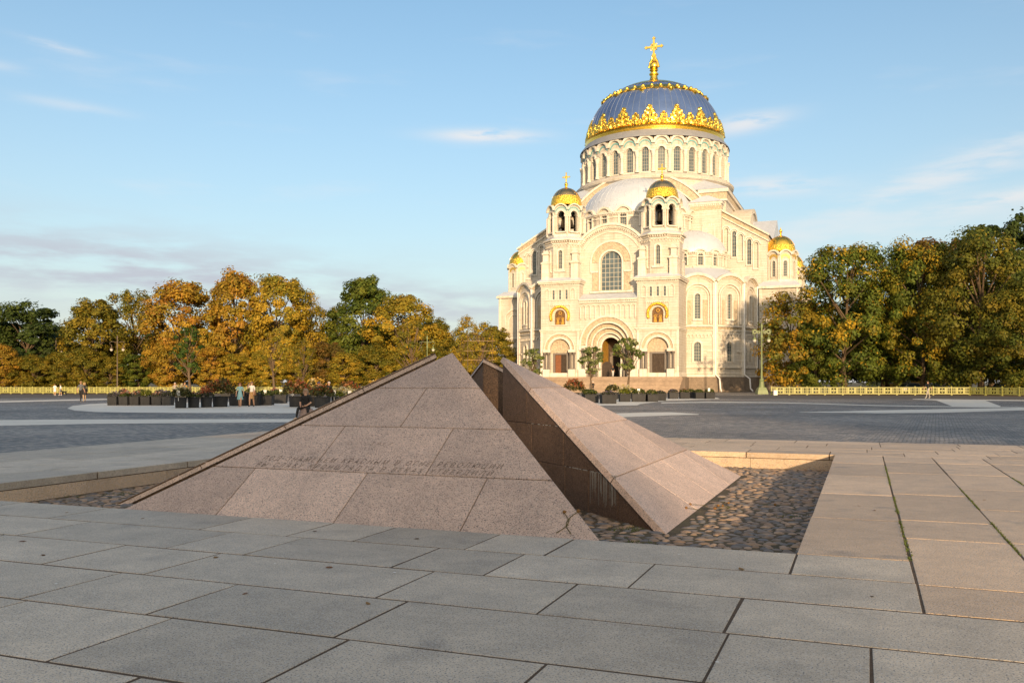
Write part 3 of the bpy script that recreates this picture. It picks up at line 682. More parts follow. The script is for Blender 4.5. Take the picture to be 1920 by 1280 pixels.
def cupola(parent, x, y, z, r_, hh, fin, cr, band=.42, top='gold_reflection'):
    """gilded cupola: lower chased band, ribbed upper shell, finial and cross"""
    global RELIEF
    keep = RELIEF; RELIEF = 1.0
    k = 12; prof = [(r_ * 1.03, z - .12), (r_ * 1.05, z), (r_ * 1.03, z + .1)]
    ang = [i / k * 84 for i in range(k + 1)]; P_ = [(r_ * math.cos(R(a)), z + .1 + hh * math.sin(R(a))) for a in ang]
    nb = next(i for i, p in enumerate(P_) if p[1] > z + hh * band)
    mb = MB(); mb.lathe(prof + P_[:nb + 1], 40, cx=x, cy=y); mb.build('cupola_band', 'gold_rough', parent, smooth=40)
    mb = MB(); mb.lathe(P_[nb:], 40, cx=x, cy=y)
    for i in range(20):
        a = R(18 * i); mb.tube([(x + q[0] * math.cos(a), y + q[0] * math.sin(a), q[1] + .01) for q in P_[nb:]], .022, 4)
    mb.build('cupola_shell', top, parent, smooth=40)
    mb = MB(); mb.M = Matrix.Translation((x, y, z + hh))
    mb.lathe([(r_ * .22, -.05), (r_ * .13, .12), (r_ * .06, .3), (r_ * .06, fin * .3), (r_ * .1, fin * .38), (r_ * .055, fin * .46), (r_ * .055, fin * .55)], 12)
    mb.ball((0, 0, fin * .62), r_ * .115, 12, 8); mb.lathe([(r_ * .05, fin * .7), (r_ * .02, fin)], 8)
    if cr: cross(mb, fin * .72, cr, cr * .32, cr * .045)
    mb.build('finial', 'gold', parent, smooth=40); RELIEF = keep
QF = -34.5
# ---- plinth, steps
pl = MB(); pl.box(-12, 12, -34.7, -20, 0, 2.5)
for sg in (-1, 1):
    vs = [(sg * (10.5 + 11.28 * math.sin(R(a))), -17 - 11.28 * math.cos(R(a))) for a in (-30, 0, 30, 60, 90)] + [(sg * 21.8, -12), (sg * 6, -12)]
    pl.prismz(vs, 0, 2.5)
    e_ = 28.9 if sg > 0 else 27.2; pl.box(min(sg * 21.5, sg * e_), max(sg * 21.5, sg * e_), -15.8, 16, 0, 2.5); pl.box(min(sg * 12, sg * 24), max(sg * 12, sg * 24), -14.6, 14.6, 0, 2.5)
plo = pl.build('plinth', 'plinth', cath)
mb = MB(); mb.box(-12.6, 12.6, -37.4, -34.6, 0, 2.49); land = mb.build('landing', 'steps', cath)
for i in range(12):
    mb = MB(); mb.box(-12.8, 12.8, -37.4 - .36 * (i + 1), -37.4 - .36 * i + .01, 0, 2.48 - .2 * (i + 1)); mb.build('step', 'steps', land)
for sg in (-1, 1):                                    # basement vents in the plinth
    for a in (15, 45, 75):
        mb = MB(); mb.M = facet(10.5, -17, 10.9, a); mb.ring(0, .55, .75, 1.15, -.06, .1, 0, 180, 10); mb.arch(0, .75, .1, .55, -.02, .1)
        if sg < 0: mb.v = [(-x, y_, z_) for x, y_, z_ in mb.v]
        mb.build('basement_vent', 'plinth', plo)
# ---- the two bell towers
def bell_tower(sg):
    pc = sg * 8.2; w = MB(); w.M = FR(pc, QF)
    w.wall(-3.35, 3.35, 2.5, 10.1, [(0, 1.75, 2.5, 7.05)], .9)
    w.wall(-3.35, 3.35, 10.1, 14.9, [(0, .92, 11.15, 12.75)], .35)
    w.wall(-3.35, 3.35, 14.9, 17.9, [(x, .2 if abs(x) < 2 else .3, 15.35, 16.75) for x in (-2.25, -1.13, 0, 1.13, 2.25)], .2)
    for x in (-2.25, 2.25): w.arch(x, .3, 15.35, 16.75, .12, .2)
    for s_ in (-1, 1): w.add([(s_ * 3.35, 0, 2.5), (s_ * 3.35, 8, 2.5), (s_ * 3.35, 8, 17.9), (s_ * 3.35, 0, 17.9)], [(0, 1, 2, 3)])
    for k in range(8):
        w.M = facet(pc, -31.15, 3.1, 45 * k)
        w.wall(-1.284, 1.284, 18.4, 25.4, [(0, .34, 20.5, 23.2)] if k in (0, 1, 7) and False or k == 0 else [], .22)
    t = w.build('bell_tower', 'stone', cath)
    t['label'] = 'right bell tower' if sg > 0 else 'left bell tower'
    # trim
    m = MB(); m.M = FR(pc, QF)
    def band(z0, z1, o_, mi=0): m.box(-3.35 - o_, 3.35 + o_, -o_, 7.5, z0, z1, mi)
    band(2.5, 3.0, .14); band(3.0, 3.15, .08); band(9.95, 10.15, .1); band(10.15, 10.35, .2)
    band(17.55, 17.75, .1); band(17.9, 18.15, .3); band(18.15, 18.4, .42)
    dentils(m, -3.35, 3.35, 17.75, 17.9, -.2, 0, .3, .16)
    for x in (-3.2, 3.2): m.box(x - .2, x + .2, -.06, 0, 3.1, 9.95)
    m.hood(0, 1.78, .35, 7.0, 7.05, -.1, .02); m.hood(0, 2.55, .22, 7.0, 7.05, -.22, 0)
    for x in (-2.2, 2.2): m.box(x - .62, x + .62, -.3, 0, 6.55, 7.02); m.box(x - .6, x + .6, -.42, 0, 2.5, 3.75)
    m.box(-1.9, 1.9, -.12, .0, 14.45, 14.55); dentils(m, -1.9, 1.9, 14.25, 14.45, -.1, 0, .3, .16); m.box(-1.9, -1.8, -.08, 0, 11.1, 14.4); m.box(1.8, 1.9, -.08, 0, 11.1, 14.4)
    for x in (-2.25, -1.13, 0, 1.13, 2.25): m.hood(x, .22 if abs(x) < 2 else .32, .12, 15.35, 16.75, -.07, 0, 0, 8); m.box(x - .42, x + .42, -.1, 0, 15.18, 15.32)
    m.box(-1.3, 1.3, -.1, 0, 10.98, 11.12)
    # octagon trim
    for k in range(8):
        m.M = facet(pc, -31.15, 3.1, 45 * k)
        m.box(-1.40, 1.40, -.12, .1, 24.55, 24.75); m.box(-1.50, 1.50, -.34, .1, 25.15, 25.4); dentils(m, -1.35, 1.35, 24.85, 25.15, -.2, 0, .34, .18); arcature(m, -1.25, 1.25, 24.3, 5, .12, -.1, 0, .07)
        if k == 0: m.hood(0, .36, .3, 20.2, 23.2, -.12, 0); m.box(-.95, .95, -.2, 0, 19.95, 20.2)
        if k in (1, 7): m.hood(0, .36, .22, 20.2, 23.2, -.1, 0); m.box(-.8, .8, -.16, 0, 19.95, 20.2)
    for sx_ in (-1, 1):                              # buttress pinnacles on the corners of the square
        for sy_ in (-1, 1):
            x, y = pc + sx_ * 2.55, -31.15 + sy_ * 2.55
            m.M = FR(x, y); m.box(-.62, .62, -.62, .62, 18.4, 21.3); m.box(-.72, .72, -.72, .72, 21.3, 21.55); m.frustum(0, 0, 21.55, 22.1, .66, .66, .25, .25)
            m.box(-.45, .45, -.45, .45, 21.5, 22.9); m.box(-.58, .58, -.58, .58, 22.9, 23.15); m.frustum(0, 0, 23.15, 23.75, .5, .5, .1, .1)
    m.build('mouldings', 'trim', t)
    m = MB(); m.M = FR(pc, QF); m.ring(0, 7.05, 2.13, 2.55, -.1, 0, 0, 180, 20); m.arch(0, 1.75, 6.5, 7.05, .62, .7); m.build('carved_arch', 'carved', t)
    m = MB(); m.M = FR(pc, QF); m.box(-1.75, 1.75, .72, .9, 2.5, 7.05); m.build('door_recess', 'stone', t)
    m = MB(); m.M = FR(pc, QF); m.box(-1.32, -1.0, .4, .72, 2.5, 6.2); m.box(1.0, 1.32, .4, .72, 2.5, 6.2); m.box(-1.32, 1.32, .4, .72, 6.2, 6.5); m.build('door_frame', 'greystone', t)
    for s_ in (-1, 1):
        m = MB(); m.M = FR(pc, QF); a, b = (0.01, .99) if s_ > 0 else (-.99, -.01)
        m.box(a, b, .62, .7, 2.52, 6.18)
        for i in range(4): m.box(a + .15, b - .15, .58, .63, 2.75 + i * .86, 3.4 + i * .86)
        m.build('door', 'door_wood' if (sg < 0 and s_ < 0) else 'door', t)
    for x in (-2.55, -1.9, 1.9, 2.55):
        m = MB(); m.M = FR(pc + x, QF - .22); m.lathe([(.24, 3.75), (.24, 3.9), (.18, 4.0), (.17, 6.1), (.24, 6.2), (.28, 6.55)], 10); m.build('column', 'greystone', t, smooth=40)
    m = MB(); m.M = FR(pc, QF); m.arch(0, .9, 11.15, 12.75, .22, .3); mo = m.build('icon', 'mosaic', t)
    m = MB(); m.M = FR(pc, QF)
    for (x, z, r_) in ((-.42, 12.2, .22), (.42, 12.2, .22), (0, 13.1, .3)): m.ring(x, z, r_ * .6, r_, .17, .23, 0, 360, 12)
    for (x, z) in ((-.42, 11.25), (.42, 11.25)): m.frustum(x, .2, z, z + .9, .26, .03, .12, .02)
    m.build('icon_figures', 'mosaic_gold', t)
    m = MB(); m.M = FR(pc, QF)
    for i in range(25):
        a = R(-22 + 224 * i / 24); m.ball((1.58 * math.cos(a), -.1, 12.6 + 1.58 * math.sin(a)), .24, 7, 5)
    m.ring(0, 12.6, 1.38, 1.72, -.1, 0, -22, 202, 24); m.build('gilded_arch', 'gold_rough', t, smooth=50)
    m = MB(); m.M = FR(pc, QF); m.frustum(0, 3.6, 18.4, 19.05, 3.85, 4.05, 3.0, 3.3); m.build('cornice_sheet', 'zinc', t)
    m = MB(); m.M = FR(pc, -31.15); m.lathe([(3.62, 25.4), (3.66, 25.5), (3.1, 25.85)], 8, 22.5, 382.5); m.build('ledge_sheet', 'zinc', t)
    window3(.34, 2.7, 1, 4, t, facet(pc, -31.15, 3.1, 0), 20.5)
    for x in (-1.13, 0, 1.13): window3(.2, 1.4, 0, 2, t, FR(pc + x, QF), 15.35, depth=.12)
    # belfry
    b = MB()
    def zt(x): return 30.05 + math.sqrt(max(0, 1.28 ** 2 - x * x))
    tl = MB(); ar = MB()
    for k in range(8):
        b.M = tl.M = ar.M = facet(pc, -31.15, 2.72, 45 * k)
        b.wall(-1.127, 1.127, 25.8, zt, [(0, .62, 26.7, 29.55)], .5)
        ar.ring(0, 29.55, .64, .9, -.12, .02, 0, 180, 12); ar.ring(0, 30.05, 1.14, 1.34, -.26, .1, 12, 168, 14); tl.ring(0, 29.75, .95, 1.14, -.04, .05, 18, 162, 12)
        ar.box(-.75, .75, -.2, .1, 26.5, 26.72); ar.box(-1.2, 1.2, -.12, .1, 25.85, 26.3)
        ar.box(-1.15, -.6, -.16, .1, 29.2, 29.5); ar.box(.6, 1.15, -.16, .1, 29.2, 29.5)
        for x in (-.86, .86): ar.tube([(x, -.07, 26.6), (x, -.07, 29.25)], .13, 8)
        ar.tube([(1.127, -.1, 26.2), (1.127, -.1, 29.3)], .16, 8)
    b.build('belfry', 'stone', t); ar.build('belfry_arches', 'trim', t, smooth=35); tl.build('belfry_tiles', 'teal', t)
    m = MB(); m.M = FR(pc, -31.15); m.lathe([(.01, 26.3), (2.6, 26.3)], 8, 22.5, 382.5); m.lathe([(.01, 31.0), (2.75, 31.0)], 16); m.lathe([(.75, 26.3), (.75, 31)], 8); m.build('belfry_shade_core', 'dark', t)  # black floor, ceiling and core painted as the shade inside the belfry
    for k in (0, 1, 7):
        m = MB(); m.M = facet(pc, -31.15, 1.75, 45 * k); m.lathe([(.02, 28.9), (.22, 28.8), (.3, 28.2), (.42, 27.6), (.56, 27.4)], 14); m.tube([(-1, 0, 29.3), (1, 0, 29.3)], .06, 6); m.tube([(0, 0, 28.8), (0, 0, 29.3)], .05, 6); m.build('bell', 'bell', t, smooth=40)
    cupola(t, pc, -31.15, 31.45, 2.62, 2.95, 1.25, 1.75)
    return t
for sg in (-1, 1): bell_tower(sg)
# ---- central portal
m = MB(); m.M = FR(0, QF + .15); m.wall(-4.85, 4.85, 2.5, 15.2, [(0, 3.55, 2.5, 7.75)], .6)
m.M = FR(0, QF + .75); m.wall(-3.55, 3.55, 2.5, 11.4, [(0, 2.85, 2.5, 7.7)], .6)
m.M = FR(0, QF + 1.35); m.wall(-2.9, 2.9, 2.5, 10.7, [(0, 2.15, 2.5, 7.6)], .6)
m.M = FR(0, QF + 1.95); m.wall(-2.3, 2.3, 2.5, 10.0, [(0, 1.6, 2.5, 7.5)], .4)
portal = m.build('portal', 'stone', cath)
m = MB(); m.M = FR(0, QF + .15); m.hood(0, 4.45, .3, 7.5, 7.75, -.3, 0, 0, 28); m.hood(0, 3.5, .22, 7.5, 7.75, -.2, .05, 0, 28)
m.box(-4.85, -3.4, -.35, 0, 6.9, 7.6); m.box(3.4, 4.85, -.35, 0, 6.9, 7.6); m.box(-4.8, -3.5, -.5, .2, 2.5, 3.8); m.box(3.5, 4.8, -.5, .2, 2.5, 3.8)
arcature(m, -4.6, 4.6, 13.9, 11, 1.75, -.14, 0, .1); m.box(-4.85, 4.85, -.2, 0, 14.6, 14.8); m.box(-4.85, 4.85, -.3, 0, 14.95, 15.2)
dentils(m, -4.85, 4.85, 14.8, 14.95, -.2, 0, .3, .15)
for x in [(-4.6 + 9.2 / 11 * i) for i in range(12)]: m.frustum(x, -.07, 11.95, 12.2, .06, .05, .14, .1)
m.M = FR(0, QF + .75); m.hood(0, 2.75, .2, 7.5, 7.7, -.15, .05, 0, 24); m.M = FR(0, QF + 1.35); m.hood(0, 2.05, .2, 7.4, 7.6, -.12, .05, 0, 24); m.M = FR(0, QF + 1.95); m.hood(0, 1.5, .3, 7.3, 7.5, -.1, .05, 0, 20)
m.build('portal_mouldings', 'trim', portal)
m = MB(); m.M = FR(0, QF + .15); m.ring(0, 7.75, 3.72, 4.45, -.16, 0, 0, 180, 28); m.M = FR(0, QF + .75); m.ring(0, 7.7, 2.95, 3.5, -.08, 0, 0, 180, 24); m.M = FR(0, QF + 1.35); m.ring(0, 7.6, 2.25, 2.8, -.06, 0, 0, 180, 24)
m.build('carved_archivolt', 'carved', portal)
for x, y in ((-3.2, .62), (3.2, .62), (-2.5, 1.22), (2.5, 1.22), (-1.85, 1.82), (1.85, 1.82), (-4.1, -.1), (4.1, -.1)):
    m = MB(); m.M = FR(x, QF + y); m.lathe([(.34, 2.5), (.34, 3.6), (.24, 3.8), (.21, 6.4), (.3, 6.6), (.34, 7.2)], 10); m.build('column', 'greystone' if abs(x) != 1.85 else 'trim', portal, smooth=40)
m = MB(); m.box(-1.9, -1.6, QF + 2.36, QF + 6.2, 2.5, 9.3); m.box(1.6, 1.9, QF + 2.36, QF + 6.2, 2.5, 9.3); m.build('vestibule_mosaic', 'mosaic_gold', portal)
m = MB(); m.box(-1.9, 1.9, QF + 6.2, QF + 6.4, 2.5, 9.3); m.box(-1.9, 1.9, QF + 2.36, QF + 6.2, 9.3, 9.5); m.build('vestibule_back', 'door', portal)
m = MB(); m.box(-1.3, -.8, QF + 6.0, QF + 6.2, 2.5, 6.6); m.box(.8, 1.3, QF + 6.0, QF + 6.2, 2.5, 6.6); m.box(-1.3, 1.3, QF + 6.0, QF + 6.2, 6.0, 6.7); m.build('door_frame', 'greystone', portal)
m = MB(); m.box(-.8, .8, QF + 6.1, QF + 6.2, 2.5, 6.0); m.build('door', 'dark', portal)
m = MB(); m.box(-1.58, .1, QF + 2.2, QF + 2.35, 2.5, 4.2); m.ring(-.74, 4.2, 0, .84, QF + 2.2, QF + 2.35, 0, 180, 12); m.build('gate_leaf', 'door', portal)
m = MB(); m.box(1.2, 1.58, QF + 2.2, QF + 2.35, 2.5, 4.6); m.build('gate_leaf', 'door', portal)
m = MB(); m.add([(-4.95, QF - .3, 15.2), (4.95, QF - .3, 15.2), (4.95, -32.25, 16.35), (-4.95, -32.25, 16.35), (-4.95, QF - .3, 15.12), (4.95, QF - .3, 15.12)], [(0, 1, 2, 3), (4, 5, 1, 0)])
for i in range(22): x = -4.8 + 9.6 * i / 21; m.tube([(x, QF - .3, 15.21), (x, -32.25, 16.36)], .025, 4)
m.build('canopy_roof', 'zinc', portal)
# ---- great gable with the west window
def gz(x): return 21.1 + math.sqrt(max(0, 6.5 ** 2 - x * x))
m = MB(); m.M = FR(0, -32.3); m.wall(-5.3, 5.3, 15.0, gz, [(0, 1.78, 16.75, 21.45)], .5); gable = m.build('gable_wall', 'stone', cath)
m = MB(); m.M = FR(0, -32.3); m.hood(0, 1.8, .3, 16.75, 21.45, -.14, .05, 0, 24); m.hood(0, 3.3, .25, 20.0, 21.45, -.18, 0, 0, 28); m.ring(0, 21.1, 6.05, 6.35, -.22, .1, 32, 148, 30); m.ring(0, 21.1, 6.35, 6.75, -.4, .3, 32, 148, 30)
for i in range(34): a = R(36 + 108 * i / 33); m.M = FR(0, -32.3) @ Matrix.Translation((6.0 * math.cos(a), 0, 21.1 + 6.0 * math.sin(a))) @ Matrix.Rotation(-a + math.pi / 2, 4, 'Y'); m.box(-.09, .09, -.16, 0, -.2, .05)
m.M = FR(0, -32.3); m.box(-3.6, 3.6, -.2, 0, 16.4, 16.7); m.ring(0, 21.1, 5.2, 5.35, -.1, .05, 30, 150, 28)
for s_ in (-1, 1): m.box(min(s_ * 2.2, s_ * 3.5), max(s_ * 2.2, s_ * 3.5), -.2, 0, 19.75, 20.05)
m.build('gable_mouldings', 'trim', gable)
m = MB(); m.M = FR(0, -32.3); m.ring(0, 21.45, 2.15, 3.3, -.08, 0, 0, 180, 28); m.box(-3.2, -2.25, -.1, 0, 16.8, 19.7); m.box(2.25, 3.2, -.1, 0, 16.8, 19.7); m.build('carved_arch', 'carved', gable)
window3(1.78, 4.7, 4, 7, gable, FR(0, -32.3), 16.75, depth=.35)
m = MB(); m.ring(0, 21.1, 6.3, 6.55, -32.0, -20, 28, 152, 26); m.build('nave_roof', 'zinc', gable, smooth=30)
m = MB(); m.box(-9, 9, -27.6, -14, 2.5, 24); m.build('nave_body', 'stone', gable)
# ---- west exedra with half dome
m = MB(); tr = MB(); cx, cy = 0, -14
ex_w = []
for k in range(-4, 5):
    m.M = tr.M = facet(0, -14, 10.3, 20 * k); ex_w.append(m.M.copy())
    m.wall(-1.816, 1.816, 22, lambda x: max(31.25, 30.75 + math.sqrt(max(0, 1.5 ** 2 - x * x))), [(0, .58, 28.7, 30.7)], .35)
    tr.hood(0, .6, .3, 28.6, 30.7, -.14, 0, 0, 14); tr.ring(0, 30.75, 1.25, 1.58, -.25, .15, 20, 160, 16); tr.box(-1.8, 1.8, -.22, .1, 31.0, 31.25); tr.box(-1.8, 1.8, -.12, 0, 30.2, 30.36); dentils(tr, -1.8, 1.8, 30.75, 30.98, -.14, 0, .3, .15)
exw = m.build('west_exedra', 'stone', cath); tr.build('exedra_mouldings', 'trim', exw)
for mw in ex_w: window3(.58, 2.0, 2, 4, exw, mw, 28.7)
m = MB(); m.lathe([(10.25 * math.cos(R(a)), 31.1 + 7.7 * math.sin(R(a))) for a in range(0, 91, 6)], 40, 180, 360, 0, -14)
for i in range(25):
    a = R(180 + 7.5 * i); m.tube([(10.25 * math.cos(R(b)) * math.cos(a), -14 + 10.25 * math.cos(R(b)) * math.sin(a), 31.12 + 7.7 * math.sin(R(b))) for b in range(0, 91, 10)], .035, 4)
m.build('half_dome', 'zinc', exw, smooth=30)
# ---- crossing cube
m = MB(); m.box(-15.9, 15.9, -13, 13, 16, 36.2); m.ring(0, 25, 0, 13.7, -13.35, -13, 30, 150, 30)
crossing = m.build('crossing', 'stone', cath)
m = MB(); m.ring(0, 25, 13.7, 15.0, -13.75, -12.6, 36, 144, 40); m.box(-16.1, -11.2, -13.35, 13.3, 34.3, 35.6); m.box(11.2, 16.1, -13.35, 13.3, 34.3, 35.6); m.build('carved_frieze', 'carved', crossing)
m = MB(); m.ring(0, 25, 15.0, 15.35, -14.0, -11, 36, 144, 40); m.ring(0, 25, 13.5, 13.72, -13.9, -13, 36, 144, 40)
for s_ in (-1, 1): m.box(min(s_ * 11.0, s_ * 16.4), max(s_ * 11.0, s_ * 16.4), -13.7, 13.6, 35.6, 36.2); m.box(min(s_ * 11.0, s_ * 16.2), max(s_ * 11.0, s_ * 16.2), -13.5, 13.5, 34.0, 34.3)
m.build('crossing_mouldings', 'trim', crossing)
m = MB(); m.frustum(0, 0, 36.2, 39.2, 16.5, 13.8, 10.5, 9.0); m.build('corner_roof', 'zinc', crossing)
m = MB(); m.M = Matrix.Rotation(R(90), 4, 'Z'); m.ring(0, 25.5, 8.2, 9.0, -19.5, -12, 20, 160, 24); m.ring(0, 25.5, 0, 8.2, -19.2, -12, 0, 180, 24)
m.build('side_barrel', 'stone', crossing)
for s_ in (-1, 1):
    m = MB(); m.M = Matrix.Diagonal((s_, 1, 1, 1)); m.box(9.8, 15.4, -15.3, -12.8, 16, 33.2); bt = m.build('buttress', 'stone', cath)
    m = MB(); m.M = Matrix.Diagonal((s_, 1, 1, 1)); m.box(9.6, 15.6, -15.5, -12.8, 33.2, 33.6); m.box(9.7, 15.5, -15.4, -12.8, 31.9, 32.05); dentils(m, 9.9, 15.3, 32.9, 33.2, -15.45, -15.2, .35, .18); m.box(12.0, 14.3, -15.37, -15.3, 29.3, 29.45); m.box(12.0, 14.3, -15.37, -15.3, 27.3, 27.45); m.box(12.0, 12.15, -15.37, -15.3, 27.3, 29.4); m.box(14.15, 14.3, -15.37, -15.3, 27.3, 29.4); dentils(m, 12.1, 14.2, 29.45, 29.75, -15.4, -15.3, .3, .16); m.build('buttress_mouldings', 'trim', bt)
    m = MB(); m.M = Matrix.Diagonal((s_, 1, 1, 1)); m.box(9.75, 15.45, -15.36, -15.2, 32.05, 32.85); m.build('carved_frieze', 'carved', bt)
    m = MB(); m.M = Matrix.Diagonal((s_, 1, 1, 1)); m.frustum(12.6, -14.1, 33.6, 34.9, 3.15, 1.6, .5, .3); m.build('hip_roof', 'zinc', bt)
    # raking flank wall with stepped lancets
    def rk(x): return 32.1 - (x - 15.2) * .585
    MI = Matrix.Diagonal((s_, 1, 1, 1)); lan = [(16.1, .36, 24.3, 28.55), (17.47, .36, 23.75, 27.95), (18.62, .36, 23.0, 27.3), (20.05, .36, 22.3, 26.4), (21.28, .36, 21.6, 25.75)]
    m = MB(); m.M = MI @ FR(0, -14.2); m.wall(15.3, 23.2, 2.5, rk, lan, .3)
    for i in (0, 2, 4): m.arch(lan[i][0], .36, lan[i][2], lan[i][3], .22, .3)
    m.add([(23.2, 0, 2.5), (23.2, 28.4, 2.5), (23.2, 28.4, rk(23.2)), (23.2, 0, rk(23.2))], [(0, 1, 2, 3)])
    fl = m.build('flank_wall', 'stone', cath)
    m = MB(); m.M = MI @ FR(0, -14.2)
    for (x, hw, zb, zs) in lan: m.hood(x, hw + .02, .2, zb, zs, -.1, 0, 0, 12); m.ring(x, zs, .62, .84, -.22, 0, 0, 180, 12); m.box(x - .55, x + .55, -.16, 0, zb - .25, zb - .05)
    m.prism([(15.2, rk(15.2) - 1.15), (23.4, rk(23.4) - 1.15), (23.4, rk(23.4) - .95), (15.2, rk(15.2) - .95)], -.18, 0)
    m.prism([(15.2, rk(15.2) - .1), (23.5, rk(23.5) - .1), (23.5, rk(23.5) + .2), (15.2, rk(15.2) + .2)], -.35, .2)
    m.build('flank_mouldings', 'trim', fl)
    m = MB(); m.M = MI @ FR(0, -14.2); m.prism([(15.2, rk(15.2) - .95), (23.3, rk(23.3) - .95), (23.3, rk(23.3) - .1), (15.2, rk(15.2) - .1)], -.1, 0); m.build('carved_frieze', 'carved', fl)
    for i in (1, 3): window3(.36, lan[i][3] - lan[i][2], 1, 6, fl, FR(s_ * lan[i][0], -14.2), lan[i][2], depth=.2)
    m = MB(); m.M = MI; m.add([(15.2, -14.2, rk(15.2) + .2), (23.5, -14.2, rk(23.5) + .2), (23.5, 14.2, rk(23.5) + .2), (15.2, 14.2, rk(15.2) + .2)], [(0, 1, 2, 3)])
    m.add([(14, -9, 27), (23.6, -9, 27), (23.6, 0, 32.2), (14, 0, 32.2), (14, 9, 27), (23.6, 9, 27)], [(0, 1, 2, 3), (3, 2, 5, 4), (1, 5, 2)])
    m.build('flank_roof', 'zinc', fl)
    # corner exedra, lower storey with round gables
    m = MB(); tr = MB(); cv = MB(); fw = []
    for a in (-15, 15, 45, 75):
        F_ = MI @ facet(10.5, -17, 10.625, a); m.M = tr.M = cv.M = F_; fw.append(facet(s_ * 10.5, -17, 10.625, s_ * a))
        zt2 = lambda x: 15.5 + math.sqrt(3.98 ** 2 - x * x)
        m.wall(-2.847, 2.847, 2.5, 10.0, [(0, .56, 5.05, 7.7)], .35); m.wall(-2.847, 2.847, 10.0, zt2, [(0, .46, 12.1, 15.75)], .35)
        tr.ring(0, 15.5, 3.7, 4.1, -.34, .25, 44.5, 135.5, 22); tr.ring(0, 15.5, 3.35, 3.5, -.12, 0, 46, 134, 20)
        tr.hood(0, 2.05, .24, 11.2, 15.7, -.2, 0, 0, 22); tr.hood(0, 1.65, .16, 11.2, 15.7, -.12, 0, 0, 20); tr.hood(0, .48, .22, 12.0, 15.75, -.12, 0, 0, 14); tr.box(-.8, .8, -.2, 0, 11.75, 12.0); tr.box(-.7, .7, -.1, 0, 11.2, 11.7)
        tr.box(-2.5, 2.5, -.22, 0, 10.75, 11.0); tr.box(-2.5, 2.5, -.14, 0, 10.1, 10.25); arcature(tr, -2.4, 2.4, 9.3, 8, .25, -.12, 0, .08); tr.box(-2.45, -1.6, -.1, 0, 6.6, 6.8); tr.box(1.6, 2.45, -.1, 0, 6.6, 6.8)
        tr.hood(0, .58, .35, 4.9, 7.7, -.12, 0, 0, 14); tr.box(-2.5, 2.5, -.18, 0, 4.0, 4.2); tr.box(-2.5, 2.5, -.1, 0, 3.0, 3.12); tr.box(-2.847, 2.847, -.2, 0, 2.5, 2.85)
        tr.box(-2.85, -2.45, -.16, 0, 2.8, 18.0); tr.box(2.45, 2.85, -.16, 0, 2.8, 18.0)
        cv.ring(0, 15.5, 3.5, 3.7, -.2, 0, 45, 135, 22); cv.box(-1.6, -.95, -.06, 0, 11.2, 15.2); cv.box(.95, 1.6, -.06, 0, 11.2, 15.2); cv.box(-2.3, 2.3, -.06, 0, 10.3, 10.7)
    exc = m.build('corner_exedra', 'stone', cath); tr.build('exedra_mouldings', 'trim', exc); cv.build('carved_panels', 'carved', exc)
    for i, F_ in enumerate(fw):
        window3(.56, 2.65, 2, 5, exc, F_, 5.05); window3(.46, 3.65, 1, 8, exc, F_, 12.1)
    for a in (0, 30, 60, 90):
        x, y = 10.5 + 11.25 * math.sin(R(a)), -17 - 11.25 * math.cos(R(a)); ox, oy = math.sin(R(a)), -math.cos(R(a))
        m = MB(); m.M = MI; m.tube([(x, y, 17.8), (x, y, 2.9), (x + .5 * ox + .5, y + .5 * oy, 2.2), (x + .5 * ox + .6, y + .5 * oy, .6), (x + ox + .6, y + oy, .15)], .13, 8); m.tube([(x, y, 17.6), (x, y, 18.1)], [.14, .28], 8); m.build('downpipe', 'pipe', exc, smooth=50)
    m = MB(); m.M = MI; m.lathe([(10.9, 17.7), (10.3, 18.6), (6.4, 21.1)], 24, -120, 20, 10.4, -16.6); m.build('exedra_roof', 'zinc', exc, smooth=20)
    # upper small drum with half dome
    m = MB(); tr = MB(); fw = []
    for k in range(-3, 4):
        F_ = MI @ facet(10, -15, 6.3, 25 * k); m.M = tr.M = F_; fw.append(facet(s_ * 10, -15, 6.3, s_ * 25 * k))
        m.wall(-1.397, 1.397, 20.5, lambda x: max(24.05, 23.35 + math.sqrt(max(0, 1.22 ** 2 - x * x))), [(0, .45, 21.75, 23.35)], .3)
        tr.hood(0, .47, .24, 21.7, 23.35, -.12, 0, 0, 12); tr.ring(0, 23.35, 1.0, 1.28, -.22, .12, 24, 156, 14); tr.box(-1.4, 1.4, -.16, .1, 23.85, 24.05); tr.box(-1.4, 1.4, -.1, 0, 23.2, 23.35); tr.box(-1.48, 1.48, -.45, 0, 21.15, 21.4); dentils(tr, -1.4, 1.4, 23.6, 23.84, -.12, 0, .28, .14)
    up = m.build('exedra_drum', 'stone', cath); tr.build('drum_mouldings', 'trim', up)
    for F_ in fw: window3(.45, 1.6, 1, 3, up, F_, 21.75)
    m = MB(); m.M = MI; m.lathe([(6.3 * math.cos(R(a)), 23.95 + 4.7 * math.sin(R(a))) for a in range(0, 91, 6)], 36, 160, 380, 10, -15)
    for i in range(20):
        a = R(165 + 11 * i); m.tube([(10 + 6.3 * math.cos(R(b)) * math.cos(a), -15 + 6.3 * math.cos(R(b)) * math.sin(a), 23.97 + 4.7 * math.sin(R(b))) for b in range(0, 91, 12)], .03, 4)
    m.build('half_dome', 'zinc', up, smooth=30)
